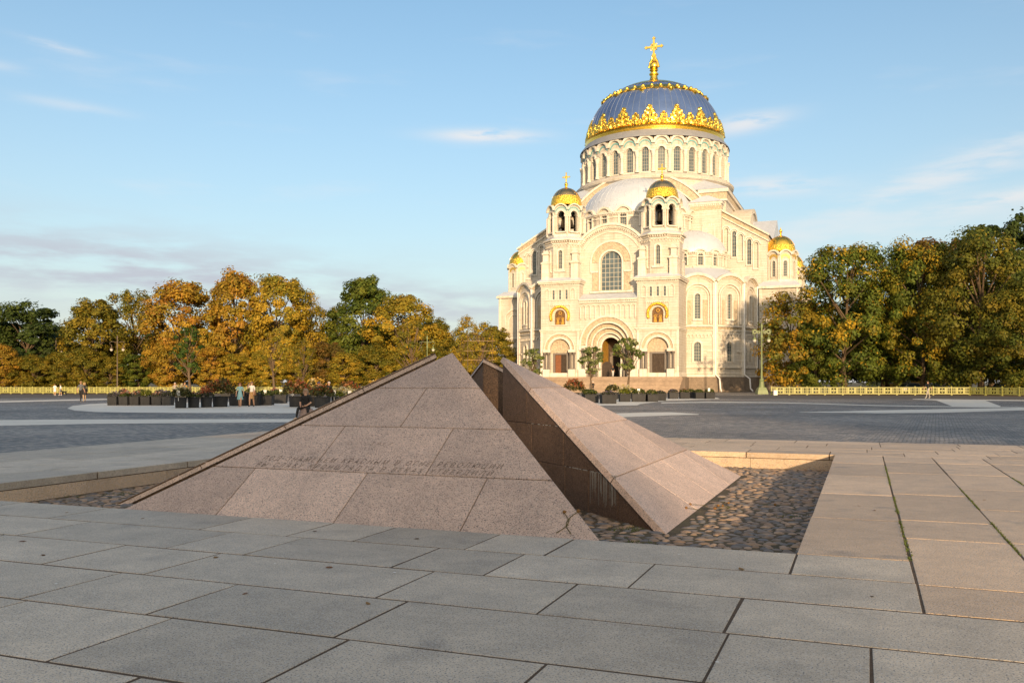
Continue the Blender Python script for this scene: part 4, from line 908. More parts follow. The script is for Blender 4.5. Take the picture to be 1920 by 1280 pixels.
    # corner stair towers
    for yy in (-12, 12):
        xx = 25.2 if s_ > 0 else -23.5; m = MB(); m.M = FR(xx, yy)
        m.box(-3.3, 3.3, -3.5, 3.5, 2.5, 18.2); m.M = FR(xx, yy - 3.5); 
        ct = m.build('corner_tower', 'stone', cath)
        tr = MB()
        for phi, ap in ((0, 3.5), (90 * s_, 3.3)):
            tr.M = facet(xx, yy, ap, phi); hw = 3.3 if phi == 0 else 3.5
            tr.box(-hw - .1, hw + .1, -.15, 0, 9.9, 10.2); tr.box(-hw - .1, hw + .1, -.25, 0, 2.5, 2.9); tr.hood(0, 1.9, .25, 10.4, 13.6, -.15, 0, 0, 20); tr.hood(0, 1.2, .2, 10.6, 13.3, -.12, 0, 0, 16); tr.box(-hw - .3, hw + .3, -.32, 0, 17.8, 18.2); arcature(tr, -hw, hw, 9.3, 9, .25, -.1, 0, .08); tr.hood(0, .58, .3, 4.9, 7.7, -.12, 0)
            tr.box(-hw, -hw + .45, -.1, 0, 2.9, 17.8); tr.box(hw - .45, hw, -.1, 0, 2.9, 17.8)
        wl2 = MB(); ti = MB(); fw = []
        for k in range(8):
            F_ = facet(xx, yy, 2.5, 45 * k + 22.5); wl2.M = tr.M = ti.M = F_; fw.append(F_)
            wl2.wall(-1.036, 1.036, 19.0, lambda x: 23.35 + math.sqrt(max(0, 1.2 ** 2 - x * x)), [(0, .34, 19.95, 22.35)], .25)
            tr.hood(0, .36, .16, 19.9, 22.35, -.08, 0, 0, 10); tr.ring(0, 23.35, 1.02, 1.26, -.22, .1, 20, 160, 12); tr.box(-.98, -.8, -.08, 0, 19.4, 23.4); tr.box(.8, .98, -.08, 0, 19.4, 23.4); tr.box(-1.1, 1.1, -.12, 0, 19.0, 19.4)
            ti.ring(0, 22.9, .55, .98, -.05, 0, 10, 170, 12)
        wl2.build('tower_drum', 'stone', ct); tr.build('tower_mouldings', 'trim', ct); ti.build('tile_arches', 'tile_gold', ct)
        for F_ in fw: window3(.34, 2.4, 1, 5, ct, F_, 19.95, depth=.15)
        m = MB(); m.M = FR(xx, yy); m.frustum(0, 0, 18.2, 19.1, 3.75, 3.95, 2.7, 2.7); m.build('ledge_sheet', 'zinc', ct)
        cupola(ct, xx, yy, 24.5, 2.5, 2.7, 1.6, 0, .3, 'gold')
# ---- drum: thirty bays
RELIEF = 1.0
m = MB(); m.lathe([(15.2, 30), (15.2, 38.6), (15.75, 38.9), (15.85, 39.3), (15.5, 39.6), (15.0, 39.9), (13.8, 40.1), (13.5, 47.4)], 96); drum = m.build('drum', 'stone', cath, smooth=25); drum.scale = (.977, .977, 1)
b = MB(); b.wall(-1.508, 1.508, 39.8, lambda x: 45.75 + math.sqrt(max(0, 1.56 ** 2 - x * x)), [(0, .64, 40.3, 44.15)], .45); bay_me = b.mesh('drum_bay', 'stone')
b = MB(); b.ring(0, 44.15, .66, .98, -.28, .05, 0, 180, 14); b.ring(0, 45.35, 1.2, 1.58, -.5, .35, 4, 176, 18); b.box(-1.5, -.66, -.05, .1, 43.9, 44.15); b.box(.66, 1.5, -.05, .1, 43.9, 44.15); b.box(-.75, .75, -.18, .1, 40.12, 40.3); arch_me = b.mesh('bay_arch', 'trim')
b = MB(); b.ring(0, 44.95, .98, 1.24, -.10, .1, 8, 172, 16); tile_me = b.mesh('bay_tiles', 'teal')
b = MB(); b.lathe([(.42, 40.1), (.42, 40.5), (.31, 40.7), (.29, 43.0), (.36, 43.1), (.30, 43.2), (.47, 43.75), (.47, 44.0)], 12); b.box(-.5, .5, -.45, .3, 43.95, 44.15); col_me = b.mesh('column', 'trim', 40)
for k in range(30):
    F_ = facet(0, 0, 14.3, 12 * k + 6); Fc = facet(0, 0, 14.55, 12 * k)
    link('drum_bay', bay_me, drum, F_); link('bay_arch', arch_me, drum, F_); link('bay_tiles', tile_me, drum, F_); link('column', col_me, drum, Fc)
    window3(.64, 3.85, 2, 6, drum, F_, 40.3, depth=.32)
m = MB(); m.lathe([(15.0, 46.7), (14.9, 47.0), (13.9, 48.2)], 96); m.build('drum_roof', 'zinc_dark', drum, smooth=30)
# ---- main dome
DR, DZ, DH = 13.75, 49.1, 11.7
def ds(a, th, off=.0):                          # dome surface; a, th in degrees
    r_ = DR * math.cos(R(th)) + off * math.cos(R(th)); z = DZ + (DH + off) * math.sin(R(th))
    return (r_ * math.sin(R(a)), -r_ * math.cos(R(a)), z)
m = MB(); m.lathe([(DR * math.cos(R(a)), DZ + DH * math.sin(R(a))) for a in range(0, 85, 4)], 96); dome = m.build('main_dome', 'dome', cath, smooth=30); dome.scale = (.964, .964, 1)
m = MB()
for k in range(64): m.tube([ds(k * 5.625, t_, .02) for t_ in range(2, 62, 6)], .045, 4)
m.build('dome_seams', 'rib', dome)
m = MB(); m.lathe([(13.75, 48.0), (14.1, 48.15), (14.15, 48.4), (13.95, 48.6), (14.0, 48.9), (14.1, 49.1), (13.8, 49.35), (13.7, 49.35)], 96); m.build('gold_ring', 'gold', dome, smooth=50)
m = MB(); m.lathe([((DR + .1) * math.cos(R(t_)) , DZ + (DH + .1) * math.sin(R(t_))) for t_ in (43.5, 45, 46.5, 48)], 64)
for k in range(36):
    m.ball(ds(k * 10, 45.5, .2), .36, 8, 5)
    m.tube([ds(k * 10 + 1.2 * math.sin(i), 44 - i * 1.1, .12) for i in range(4)], [.3, .38, .24, .08], 5)
    m.tube([ds(k * 10 - 5 + 4.5 * math.cos(R(180 + 180 * i / 8)), 43.6 - 2.2 * math.sin(R(180 * i / 8)), .1) for i in range(9)], .2, 5)
for k in range(12):
    m.tube([ds(k * 30, 43 - i * 1.5, .12) for i in range(5)], [.25, .6, .4, .5, .1], 6)
m.build('gold_fringe', 'gold', dome, smooth=50)
m = MB(); m.lathe([((DR + .06) * math.cos(R(t_)), DZ + (DH + .06) * math.sin(R(t_))) for t_ in range(56, 82, 4)], 48); m.build('gold_cap', 'gold', dome, smooth=40)
def spiral(a0, t0, ra, rt, turns, sgn, n=18, off=.12, dec=.75):
    return [ds(a0 + sgn * ra * (1 - dec * i / n) * math.cos(2 * math.pi * turns * i / n + math.pi / 2), t0 + rt * (1 - dec * i / n) * math.sin(2 * math.pi * turns * i / n + math.pi / 2), off) for i in range(n + 1)]
def circ(a0, t0, ra, rt, n=14, off=.12): return [ds(a0 + ra * math.cos(2 * math.pi * i / n), t0 + rt * math.sin(2 * math.pi * i / n), off) for i in range(n)]
m = MB()                                        # one repeat of the gilded crown: tall anchor-like motif and two volutes
m.tube(circ(0, 17.0, 1.5, 1.55), 0.163, 6, closed=True); m.tube(circ(0, 17.0, .65, .7, 10, .16), 0.118, 5, closed=True)
m.tube([ds(0, 1 + i * 1.5, .14) for i in range(10)], [.5, .42, .3, .42, .3, .36, .26, .34, .24, .2], 6)
for s_ in (-1, 1):
    m.tube(spiral(s_ * 2.6, 11.6, 2.1, 2.4, 1.4, s_), [.26] * 8 + [.22] * 11, 6); m.tube(spiral(s_ * 3.4, 6.6, 2.6, 2.7, 1.5, -s_), 0.185, 6); m.tube(spiral(s_ * 5.2, 3.2, 2.2, 2.0, 1.3, s_), 0.163, 5)
    m.tube([ds(s_ * (1 + 6.5 * i / 8), 1.6 + 3.2 * math.sin(i * .75), .1) for i in range(9)], 0.148, 5)
    m.tube([ds(s_ * (.4 + .3 * i), 13.4 + .5 * i + .2 * (i % 2), .12) for i in range(6)], [.24, .2, .28, .18, .24, .05], 5)
    m.ball(ds(s_ * 3.4, 6.6, .16), .28, 8, 5); m.ball(ds(s_ * 2.6, 11.6, .14), .24, 8, 5)
m.tube(circ(11.25, 6.8, 2.6, 2.6), 0.192, 6, closed=True); m.tube(spiral(11.25, 6.8, 1.7, 1.8, 1.3, 1), 0.148, 5); m.tube(circ(11.25, 10.6, 1.0, 1.0, 10), 0.148, 5, closed=True)
m.tube([ds(11.25 + 5 * math.cos(R(180 * i / 10)), 2 + 2.0 * math.sin(R(180 * i / 10)), .1) for i in range(11)], 0.163, 5)
m.tube([ds(11.25, .5 + i, .1) for i in range(5)], [.4, .3, .36, .3, .2], 5)
for a_ in range(-11, 12, 2):                    # small scrolls filling the foot of the crown
    m.tube(spiral(a_, 2.1 + .5 * (a_ % 4 == 1), 1.15, 1.7, 1.2, 1 if a_ % 4 == 1 else -1, 10), 0.148, 5)
for a_, t_, k_ in ((0, 9.2, .5), (0, 4.5, .6), (-1.5, 14.4, .3), (1.5, 14.4, .3), (7.3, 4.6, .42), (-7.3, 4.6, .42), (9.2, 9.2, .3), (-9.2, 9.2, .3), (11.25, 3.9, .45), (-5.4, 8.4, .34), (5.4, 8.4, .34)): m.ball(ds(a_, t_, .12), k_ * .7, 8, 5)
motif = m.mesh('gilded_motif', 'gold', 50)
for k in range(16): link('gilded_motif', motif, dome, Matrix.Rotation(R(22.5 * k + 9), 4, 'Z'))
m = MB(); m.lathe([(2.5, 60.2), (2.55, 60.5), (2.2, 60.75), (1.3, 61.15), (.85, 61.7), (.7, 62.4), (.95, 62.65), (.95, 62.85), (.65, 63.0), (.7, 63.3), (.9, 63.5), (.6, 63.7)], 32); m.ball((0, 0, 64.35), .95, 20, 12); m.lathe([(.6, 65.2), (.45, 65.5), (.25, 66.2)], 12)
for s_ in (-1, 1): m.tube([(s_ * 1.05, 0, 64.1), (s_ * .75, 0, 65.3), (s_ * .45, 0, 65.7), (s_ * .32, 0, 66.3), (s_ * .5, 0, 66.6)], [.2, .16, .22, .14, .06], 6)
cross(m, 65.4, 4.5, 1.62, .18); m.build('dome_cross', 'gold', dome, smooth=40)

# ================================================================== trees
nr = np.random.default_rng(11)
od = ['first', 'second', 'third', 'fourth', 'fifth', 'sixth', 'seventh', 'eighth', 'ninth', 'tenth', 'eleventh', 'twelfth', 'thirteenth', 'fourteenth', 'fifteenth']
def card_mesh(name, c, nrm, size, cols):
    """leaf-sized folded faces: c centres (N,3), nrm normals, size (N,), cols (N,3)"""
    n = len(c); nrm = nrm / np.linalg.norm(nrm, axis=1, keepdims=True)
    t = nr.normal(size=(n, 3)); t -= (t * nrm).sum(1, keepdims=True) * nrm; t /= np.linalg.norm(t, axis=1, keepdims=True); b = np.cross(nrm, t)
    s = size[:, None]; v = np.empty((n, 4, 3)); lift = nrm * s * nr.uniform(-.25, .45, (n, 1))
    v[:, 0] = c - t * s; v[:, 1] = c + b * s * .62 + lift; v[:, 2] = c + t * s * 1.05; v[:, 3] = c - b * s * .62 + lift
    me = bpy.data.meshes.new(name); me.vertices.add(4 * n); me.vertices.foreach_set('co', v.reshape(-1).astype(np.float32))
    me.loops.add(4 * n); me.loops.foreach_set('vertex_index', np.arange(4 * n, dtype=np.int32))
    me.polygons.add(n); me.polygons.foreach_set('loop_start', np.arange(0, 4 * n, 4, dtype=np.int32)); me.polygons.foreach_set('loop_total', np.full(n, 4, np.int32))
    me.update(calc_edges=True)
    at_ = me.attributes.new('col', 'FLOAT_COLOR', 'POINT'); cc = np.ones((n, 4, 4), np.float32); cc[:, :, :3] = cols[:, None, :]; at_.data.foreach_set('color', cc.reshape(-1))
    me.materials.append(M['leaf']); return me
PAL = {
 'dark': [(.045, .075, .016), (.065, .10, .02), (.08, .11, .02), (.04, .06, .016)],
 'green': [(.085, .13, .02), (.12, .155, .022), (.065, .10, .018), (.17, .18, .022)],
 'olive': [(.16, .155, .02), (.22, .18, .02), (.12, .13, .02), (.27, .195, .02)],
 'gold': [(.42, .29, .03), (.33, .25, .028), (.23, .21, .026), (.46, .30, .03), (.20, .19, .025)],
 'orange': [(.42, .225, .03), (.35, .175, .026), (.44, .28, .03), (.29, .215, .028), (.27, .22, .03), (.38, .26, .03)],
 'brown': [(.17, .10, .022), (.13, .095, .02), (.22, .12, .022), (.11, .10, .02)],
 'greengold': [(.10, .14, .02), (.12, .16, .022), (.08, .115, .018), (.12, .145, .02), (.44, .29, .022)],
 'maple': [(.40, .22, .02), (.20, .17, .02), (.14, .15, .02), (.46, .26, .02), (.15, .145, .02)],
}
def make_tree(seed, pal, H=18., rad=5.5, base=.13, clumps=150, per=150, leaf=.225, shape=0, density=1., inner=.38):
    g = np.random.default_rng(seed); ph = g.uniform(0, 6.28, 6)
    cc = []
    while len(cc) < clumps:
        f = g.uniform(0, 1) ** .9; a = g.uniform(0, 6.28)
        if shape == 0: env = math.sin(math.pi * (.12 + .80 * f)) ** .75
        elif shape == 1: env = (1 - f) ** .55 * min(1, .45 + f * 3.2)                 # conical
        else: env = .35 + .65 * math.sin(math.pi * min(1, .1 + .85 * f))           # spreading, heavy head
        env *= 1 + .22 * math.sin(2 * a + ph[0] + 3 * f) + .15 * math.sin(3 * a + ph[1] - 5 * f) + .12 * math.sin(7 * f + ph[2])
        r_ = rad * env * (inner + (1 - inner) * g.uniform(0, 1) ** .55)
        cc.append((r_ * math.cos(a), r_ * math.sin(a), H * (base + (1 - base) * f) * (1 if f < .9 else g.uniform(.93, 1.02))))
    cc = np.array(cc); pal = np.array(PAL[pal]) if isinstance(pal, str) else np.array(pal)
    C_, N_, S_, K_ = [], [], [], []
    for i, p in enumerate(cc):
        n = int(per * g.uniform(.4, 1.6) * density); sp = rad * g.uniform(.11, .30)
        o = g.normal(size=(n, 3)); o /= np.linalg.norm(o, axis=1, keepdims=True); o *= (g.uniform(0, 1, (n, 1)) ** .45) * sp * np.array([1.15, 1.15, .8])
        out = np.array([p[0], p[1], (p[2] - H * .45) * .6]); out /= np.linalg.norm(out) + 1e-6
        C_.append(p + o); N_.append(o / sp * 1.1 + out * .5 + np.array([0, 0, .35]) + g.normal(size=(n, 3)) * .38); S_.append(leaf * g.uniform(.45, 1.35, n))
        k = pal[g.integers(len(pal))] * .72 + pal[g.integers(len(pal))] * .28
        w = g.uniform(0, 1, (n, 1)) < .22
        K_.append(np.where(w, pal[g.integers(len(pal), size=n)], k) * g.uniform(.75, 1.3, (n, 1)))
    crown = card_mesh('crown', np.concatenate(C_), np.concatenate(N_), np.concatenate(S_), np.concatenate(K_))
    mb = MB(); r0 = H * .017 + .04; n = 8; ph2 = g.uniform(0, 6.28); bend = lambda z: (math.sin(z * .35 + ph2) * .25, math.cos(z * .3 + ph2) * .22)
    pts = [(bend(H * .82 * i / n)[0], bend(H * .82 * i / n)[1], H * .82 * i / n - .1) for i in range(n + 1)]
    mb.tube(pts, [r0 * (1.35 if i == 0 else 1) * (1 - .85 * i / n) for i in range(n + 1)], 8)
    for i in g.choice(len(cc), min(26, len(cc)), replace=False):
        e = cc[i]; z0 = max(H * base * .8, min(e[2] * .62, H * .7)); bx_, by_ = bend(z0); a = Vector((bx_, by_, z0)); b = Vector(e); m_ = a.lerp(b, .5) + Vector((0, 0, -.25 + .05 * H * g.uniform(0, .6)))
        mb.tube([a, m_, b], [r0 * .36, r0 * .24, .03], 5)
    return crown, mb.mesh('trunk', 'bark', 60)
TV = {'dark': make_tree(1, 'dark', clumps=165, per=155, shape=2), 'green': make_tree(2, 'green', clumps=165, per=155, shape=0), 'olive': make_tree(3, 'olive', shape=0, clumps=160),
      'sparse': make_tree(4, 'olive', shape=2, clumps=110, per=90, base=.2, leaf=.2), 'gold': make_tree(5, 'gold', shape=0, clumps=165), 'gold2': make_tree(6, 'gold', shape=2, clumps=130, per=130), 'orange': make_tree(7, 'orange', shape=0, clumps=165),
      'twig': make_tree(8, 'gold', shape=1, clumps=110, per=80, leaf=.2), 'brown': make_tree(9, 'brown', shape=2, clumps=160),
      'R1': make_tree(20, 'greengold', H=20, rad=6.5, shape=2, base=.09, clumps=160, per=190, leaf=.2, inner=.55), 'R2': make_tree(21, [(.13, .145, .02), (.18, .165, .02), (.095, .12, .018), (.22, .17, .02), (.08, .105, .018)], H=20, rad=6.5, shape=2, base=.08, clumps=160, per=190, leaf=.2, inner=.55),
      'R3': make_tree(22, 'maple', H=12, rad=5.0, shape=0, base=.06, clumps=100, per=140, leaf=.19, inner=.4), 'R4': make_tree(23, 'green', H=20, rad=6.5, shape=2, base=.09, clumps=160, per=190, leaf=.2, inner=.55)}
DIM = {k: ((20., 6.5) if k in ('R1', 'R2', 'R4') else (12., 5.0) if k == 'R3' else (18., 5.5)) for k in TV}
def plant_tree(kind, X, Y, H, rad, label, group, name='tree'):
    t = empty(name, (X, Y, -.05), rng.uniform(0, 6.28)); h0, r0 = DIM[kind]; t.scale = (rad / r0, rad / r0, H / h0)
    tag(t, label, 'tree', group); cr, tr = TV[kind]; link('trunk', tr, t); link('crown', cr, t); return t
def tree_px(kind, x, ytop, w, d, label, group, name='tree'):
    X, Y = at(x, d); return plant_tree(kind, X, Y, zat(ytop, d) / 1.0, w / 2 / FPX * d * 1.02, label, group, name)
GL = 'park trees along the left side'
for a in [('dark', -30, 590, 130, 143, 'dark green tree cut by the left edge of the picture'),
          ('dark', 52, 568, 140, 140, 'dark green tree with a domed head near the left edge'),
          ('green', 100, 612, 90, 152, 'dark green tree just right of the domed one near the left edge'),
          ('olive', 178, 562, 130, 138, 'olive green spreading tree behind the dark two armed lamp post'),
          ('sparse', 250, 544, 110, 142, 'thin open crowned olive tree between the lamp post and the orange trees'),
          ('orange', 338, 530, 135, 138, 'broad orange gold tree left of the tallest reddish tree'),
          ('orange', 440, 512, 118, 140, 'tallest reddish orange tree in the left row'),
          ('gold', 520, 516, 120, 140, 'tall golden green tree right of the reddish one'),
          ('twig', 580, 545, 90, 146, 'thin golden tree with see-through branches leaning right'),
          ('sparse', 632, 575, 80, 156, 'small sparse olive tree in the dip of the left tree line'),
          ('green', 682, 522, 120, 144, 'tall green crowned tree in the middle of the left tree line'),
          ('gold', 757, 552, 125, 138, 'golden olive tree above the left slope of the pyramid'),
          ('olive', 812, 598, 100, 142, 'olive tree on the falling end of the left tree line'),
          ('twig', 875, 592, 80, 150, 'feathery golden tree just left of the cathedral'),
          ('olive', 925, 612, 80, 165, 'rounded tree touching the left edge of the cathedral')]: tree_px(*a, GL)
for i, (k, x, y, w, d) in enumerate([('dark', 20, 640, 160, 178), ('olive', 130, 640, 150, 182), ('brown', 230, 630, 150, 176), ('dark', 320, 620, 150, 180), ('green', 400, 620, 150, 178), ('brown', 480, 600, 150, 182), ('dark', 600, 620, 150, 176), ('brown', 640, 630, 140, 168), ('olive', 720, 610, 150, 180), ('dark', 800, 640, 130, 178), ('green', 860, 640, 130, 186), ('dark', 930, 632, 110, 200)]):
    tree_px(k, x, y, w, d, 'shadowy tree in the rear row of the left trees, %s from the left' % od[i], 'rear row of the left trees')
for i, (k, x, y, w) in enumerate([('orange', 5, 648, 75), ('olive', 62, 664, 70), ('olive', 110, 660, 72), ('olive', 160, 650, 78), ('olive', 208, 668, 62), ('green', 258, 664, 70), ('orange', 318, 640, 80), ('orange', 398, 650, 70), ('gold', 440, 662, 70), ('gold', 500, 655, 75), ('gold', 560, 650, 70), ('brown', 615, 640, 80), ('gold', 645, 660, 70), ('olive', 705, 645, 85), ('gold', 760, 655, 75), ('olive', 820, 650, 80), ('gold', 872, 655, 70)]):
    tree_px(k, x, y, w, 131 + (i % 3) * 1.5, 'low bushy tree behind the left fence, number %d from the left edge of the picture' % (i + 1) if False else 'low bushy tree behind the left fence, %s from the left' % ['first', 'second', 'third', 'fourth', 'fifth', 'sixth', 'seventh', 'eighth', 'ninth', 'tenth', 'eleventh', 'twelfth', 'thirteenth', 'fourteenth', 'fifteenth', 'sixteenth', 'seventeenth'][i], 'low trees behind the left fence', 'bushy_tree')
GRR = 'park trees right of the cathedral'
for a in [('R3', 1486, 552, 140, 131, 'golden orange maple right of the green lamp post, in front of the cathedral'),
          ('R1', 1585, 462, 170, 126, 'tall green tree with yellow tips right of the cathedral'),
          ('R4', 1655, 480, 130, 131, 'mid green tree behind the yellow tipped one'),
          ('R1', 1728, 455, 150, 124, 'green tree flecked with bright yellow leaves in the middle of the right group'),
          ('brown', 1760, 448, 170, 138, 'brownish tree behind the middle of the right group'),
          ('R2', 1840, 438, 190, 117, 'large olive tree near the right edge'),
          ('dark', 1885, 400, 160, 136, 'tallest dark tree behind, at the right edge'),
          ('R2', 1940, 520, 150, 110, 'olive tree cut by the right edge of the picture'),
          ('R4', 1530, 600, 90, 128, 'low green tree between the orange maple and the tall tree')]: tree_px(*a, GRR)
for i, (k, x, y, w, d) in enumerate([('dark', 1560, 560, 160, 165), ('dark', 1660, 560, 160, 170), ('dark', 1760, 540, 170, 160), ('dark', 1860, 540, 180, 165), ('dark', 1960, 500, 180, 160)]):
    tree_px(k, x, y, w, d, 'dark tree in the rear row of the right group, %s from the left' % od[i], 'rear row of the right trees')
for i, (k, x, y, w, d) in enumerate([('green', -110, 580, 130, 142), ('olive', -200, 560, 130, 140), ('gold', -290, 550, 130, 138), ('dark', -390, 560, 140, 142), ('orange', -490, 540, 130, 136), ('olive', -590, 550, 140, 134)]):
    tree_px(k, x, y, w, d, 'park tree beyond the left edge of the picture', 'trees beyond the left edge')
for i, (k, x, y, w, d) in enumerate([('R4', 2060, 440, 180, 112), ('R1', 2190, 450, 180, 108), ('R2', 2330, 440, 190, 104)]):
    tree_px(k, x, y, w, d, 'park tree beyond the right edge of the picture', 'trees beyond the right edge')
# unseen trees added behind the viewer to throw the long evening shade over the square
_sh = [(4.0 - 6.4 * i, -60 - 3 * (i % 2), 19.0 + .6 * (i % 3), 5.9) for i in range(8)] + [(1.6 - 6.6 * i, -71 - 3 * (i % 2), 20.4, 6.2) for i in range(8)]
_sh += [(26.5 + 6.2 * i, -60 - 3 * (i % 2), 19.5 + .5 * i, 5.6) for i in range(6)] + [(29.5 + 6.4 * i, -70, 21.5, 6) for i in range(5)] + [(-66, -60, 27, 8), (-78, -56, 27, 8), (-90, -60, 27, 8)]
for (x, y, H, r_) in _sh:
    plant_tree('R4' if rng.random() < .5 else 'green', x, y, H, r_, 'unseen tree added behind the viewer to shade the paving', 'unseen trees added for shade')
# young standard trees on the square
def young(seed, pal, H, rad, zb): return make_tree(seed, pal, H=H, rad=rad, base=zb / H, clumps=60, per=62, leaf=.10, shape=0, inner=.2)
YT = [young(31, [(.14, .19, .045), (.19, .24, .05), (.32, .33, .16), (.10, .14, .035)], 6.1, 1.25, 2.75), young(32, [(.05, .10, .018), (.07, .12, .02)], 7.4, 1.5, 2.6), young(33, 'gold', 7.6, 1.7, 2.6), young(34, 'olive', 7.2, 1.6, 2.6)]
for (k, x, d, sc, lab) in ((0, 1000, 95, .88, 'small clipped young tree in front of the left cathedral door'), (0, 1108, 95, .92, 'small young tree between the left door and the main portal'), (0, 1178, 95, 1.08, 'young tree in front of the main cathedral portal, largest of three'),
                           (1, 355, 92, 1.0, 'dark green young tree among the planters, left of the woman in blue'), (2, 514, 98, 1.0, 'golden young tree with a pale trunk behind the seated man'), (3, 568, 100, .9, 'slim olive young tree behind the orange hydrangeas'), (3, 768, 92, 1.12, 'round green young tree above the left slope of the pyramid'),
                           (2, 905, 92, 1.02, 'young tree trained in a wooden frame behind the pyramid gap'), (2, 865, 96, .9, 'golden young tree left of the framed one')):
    X, Y = at(x, d); t = empty('young_tree', (X, Y, -.02), rng.uniform(0, 6)); t.scale = (sc, sc, sc); tag(t, lab, 'tree', 'young trees on the square'); link('trunk', YT[k][1], t); link('crown', YT[k][0], t)
# wooden training frame
d = 91; fr = MB(); X0, _ = at(877, d); X1, _ = at(923, d)
for x in (X0, X1): pass
tf = empty('training_frame', ((X0 + X1) / 2, d, 0)); tag(tf, 'thin wooden post and rail frame round a young tree behind the pyramid', 'frame')
for i, xx in enumerate((X0, X1)):
    mb = MB(); mb.tube([(xx - (X0 + X1) / 2, 0, 0), (xx - (X0 + X1) / 2, 0, zat(626 + 2 * i, d))], .03, 6); mb.build('post', 'bark', tf)
for yy in (639, 657.5, 675):
    mb = MB(); mb.tube([(X0 - (X0 + X1) / 2 - .4, 0, zat(yy, d)), (X1 - (X0 + X1) / 2 + .3, 0, zat(yy, d))], .022, 6); mb.build('rail', 'mortar', tf)

# ================================================================== planters with flowers
def bush(seed, r_, h, pal, n, leaf, z0=0., flat=.6):
    g = np.random.default_rng(seed); a = g.uniform(0, 6.28, n); rr = r_ * np.sqrt(g.uniform(0, 1, n)); prof = np.sqrt(np.clip(1 - (rr / r_) ** 2 * .8, .05, 1)); z = z0 + h * prof * g.uniform(.15, 1, n) ** .6
    c = np.stack([rr * np.cos(a) * 1.08, rr * np.sin(a) * 1.08, z], 1); nn = np.stack([np.cos(a) * .5, np.sin(a) * .5, np.full(n, .7)], 1) + g.normal(size=(n, 3)) * .6
    p = np.array(pal); k = p[g.integers(len(p), size=n)] * g.uniform(.7, 1.3, (n, 1)); return card_mesh('foliage', c, nn, leaf * g.uniform(.6, 1.4, n), k)
GRN = [(.06, .085, .02), (.085, .11, .025), (.045, .065, .02), (.12, .13, .03)]
LAV = [(.075, .085, .05), (.10, .085, .11), (.085, .08, .075), (.06, .075, .03)]
FOL = {'lav': bush(1, .46, .42, LAV, 420, .055), 'green': bush(2, .46, .45, GRN, 380, .07), 'yel': bush(3, .46, .5, [(.13, .15, .02), (.18, .19, .025), (.09, .11, .02)], 380, .07), 'hyd': bush(4, .62, .75, [(.07, .075, .02), (.10, .085, .02), (.05, .06, .02)], 420, .08), 'tall': bush(5, .8, 1.25, [(.09, .085, .02), (.07, .08, .02), (.12, .08, .02)], 640, .085)}
def bloss(seed, r_, h, pal, n, leaf): 
    g = np.random.default_rng(seed); m_ = []
    c0 = []; k0 = []
    p = np.array(pal)
    for i in range(n):
        a = g.uniform(0, 6.28); rr = r_ * math.sqrt(g.uniform(0, 1)); z = h * (math.sqrt(max(.05, 1 - (rr / r_) ** 2 * .8))) * g.uniform(.65, 1.08); k = p[g.integers(len(p))]
        for j in range(9): c0.append((rr * math.cos(a) + g.normal() * leaf * .7, rr * math.sin(a) + g.normal() * leaf * .7, z + g.normal() * leaf * .7)); k0.append(k * g.uniform(.75, 1.25))
    c0 = np.array(c0); nn = g.normal(size=c0.shape) + np.array([0, -.4, .5]); return card_mesh('blossoms', c0, nn, np.full(len(c0), leaf), np.array(k0))
BLO = {'orange': bloss(1, .55, .8, [(.42, .13, .05), (.36, .10, .04), (.48, .2, .09), (.5, .3, .16)], 26, .07), 'white': bloss(2, .6, .8, [(.55, .5, .32), (.6, .55, .4), (.5, .42, .15)], 22, .07), 'pink': bloss(3, .44, .48, [(.45, .25, .22), (.5, .38, .3), (.4, .16, .1)], 16, .05), 'mauve': bloss(4, .44, .46, [(.26, .22, .3), (.22, .18, .26)], 14, .04), 'tallor': bloss(5, .78, 1.3, [(.42, .15, .06), (.34, .10, .05), (.5, .28, .14), (.3, .14, .06)], 46, .085), 'tallyel': bloss(6, .75, 1.3, [(.6, .42, .08), (.6, .5, .25), (.5, .3, .06)], 40, .085), 'few': bloss(7, .42, .5, [(.55, .5, .4), (.5, .35, .2)], 7, .05)}
def box_planter(w, h):
    mb = MB(); mb.frustum(0, 0, 0, h, w / 2 * .94, w / 2 * .94, w / 2, w / 2); mb.box(-w / 2 + .1, w / 2 - .1, -w / 2 + .1, w / 2 - .1, h - .02, h + .004); tub = mb.mesh('tub', 'planter')
    r = MB()
    for a, b, c_, d_ in ((-w / 2 - .01, w / 2 + .01, -w / 2 - .01, -w / 2 + .05), (-w / 2 - .01, w / 2 + .01, w / 2 - .05, w / 2 + .01), (-w / 2 - .01, -w / 2 + .05, -w / 2 + .05, w / 2 - .05), (w / 2 - .05, w / 2 + .01, -w / 2 + .05, w / 2 - .05)): r.box(a, b, c_, d_, h - .05, h + .02)
    return tub, r.mesh('rim', 'planter_edge')
def round_planter(w, h):
    mb = MB(); mb.lathe([(.01, 0), (w / 2 * .93, 0), (w / 2, h), (w / 2 - .05, h), (w / 2 - .06, h - .08), (.01, h - .08)], 28); tub = mb.mesh('tub', 'planter', 40)
    r = MB(); r.lathe([(w / 2 + .005, h - .06), (w / 2 + .02, h - .05), (w / 2 + .02, h + .015), (w / 2 - .05, h + .015)], 28); return tub, r.mesh('rim', 'planter_edge', 40)
PM = {'b': box_planter(.92, .62), 'c': box_planter(.66, .62), 'B': box_planter(1.15, .66), 'r': round_planter(.72, .66), 'R': round_planter(1.0, .68)}
PH = {'b': .62, 'c': .62, 'B': .66, 'r': .66, 'R': .68}
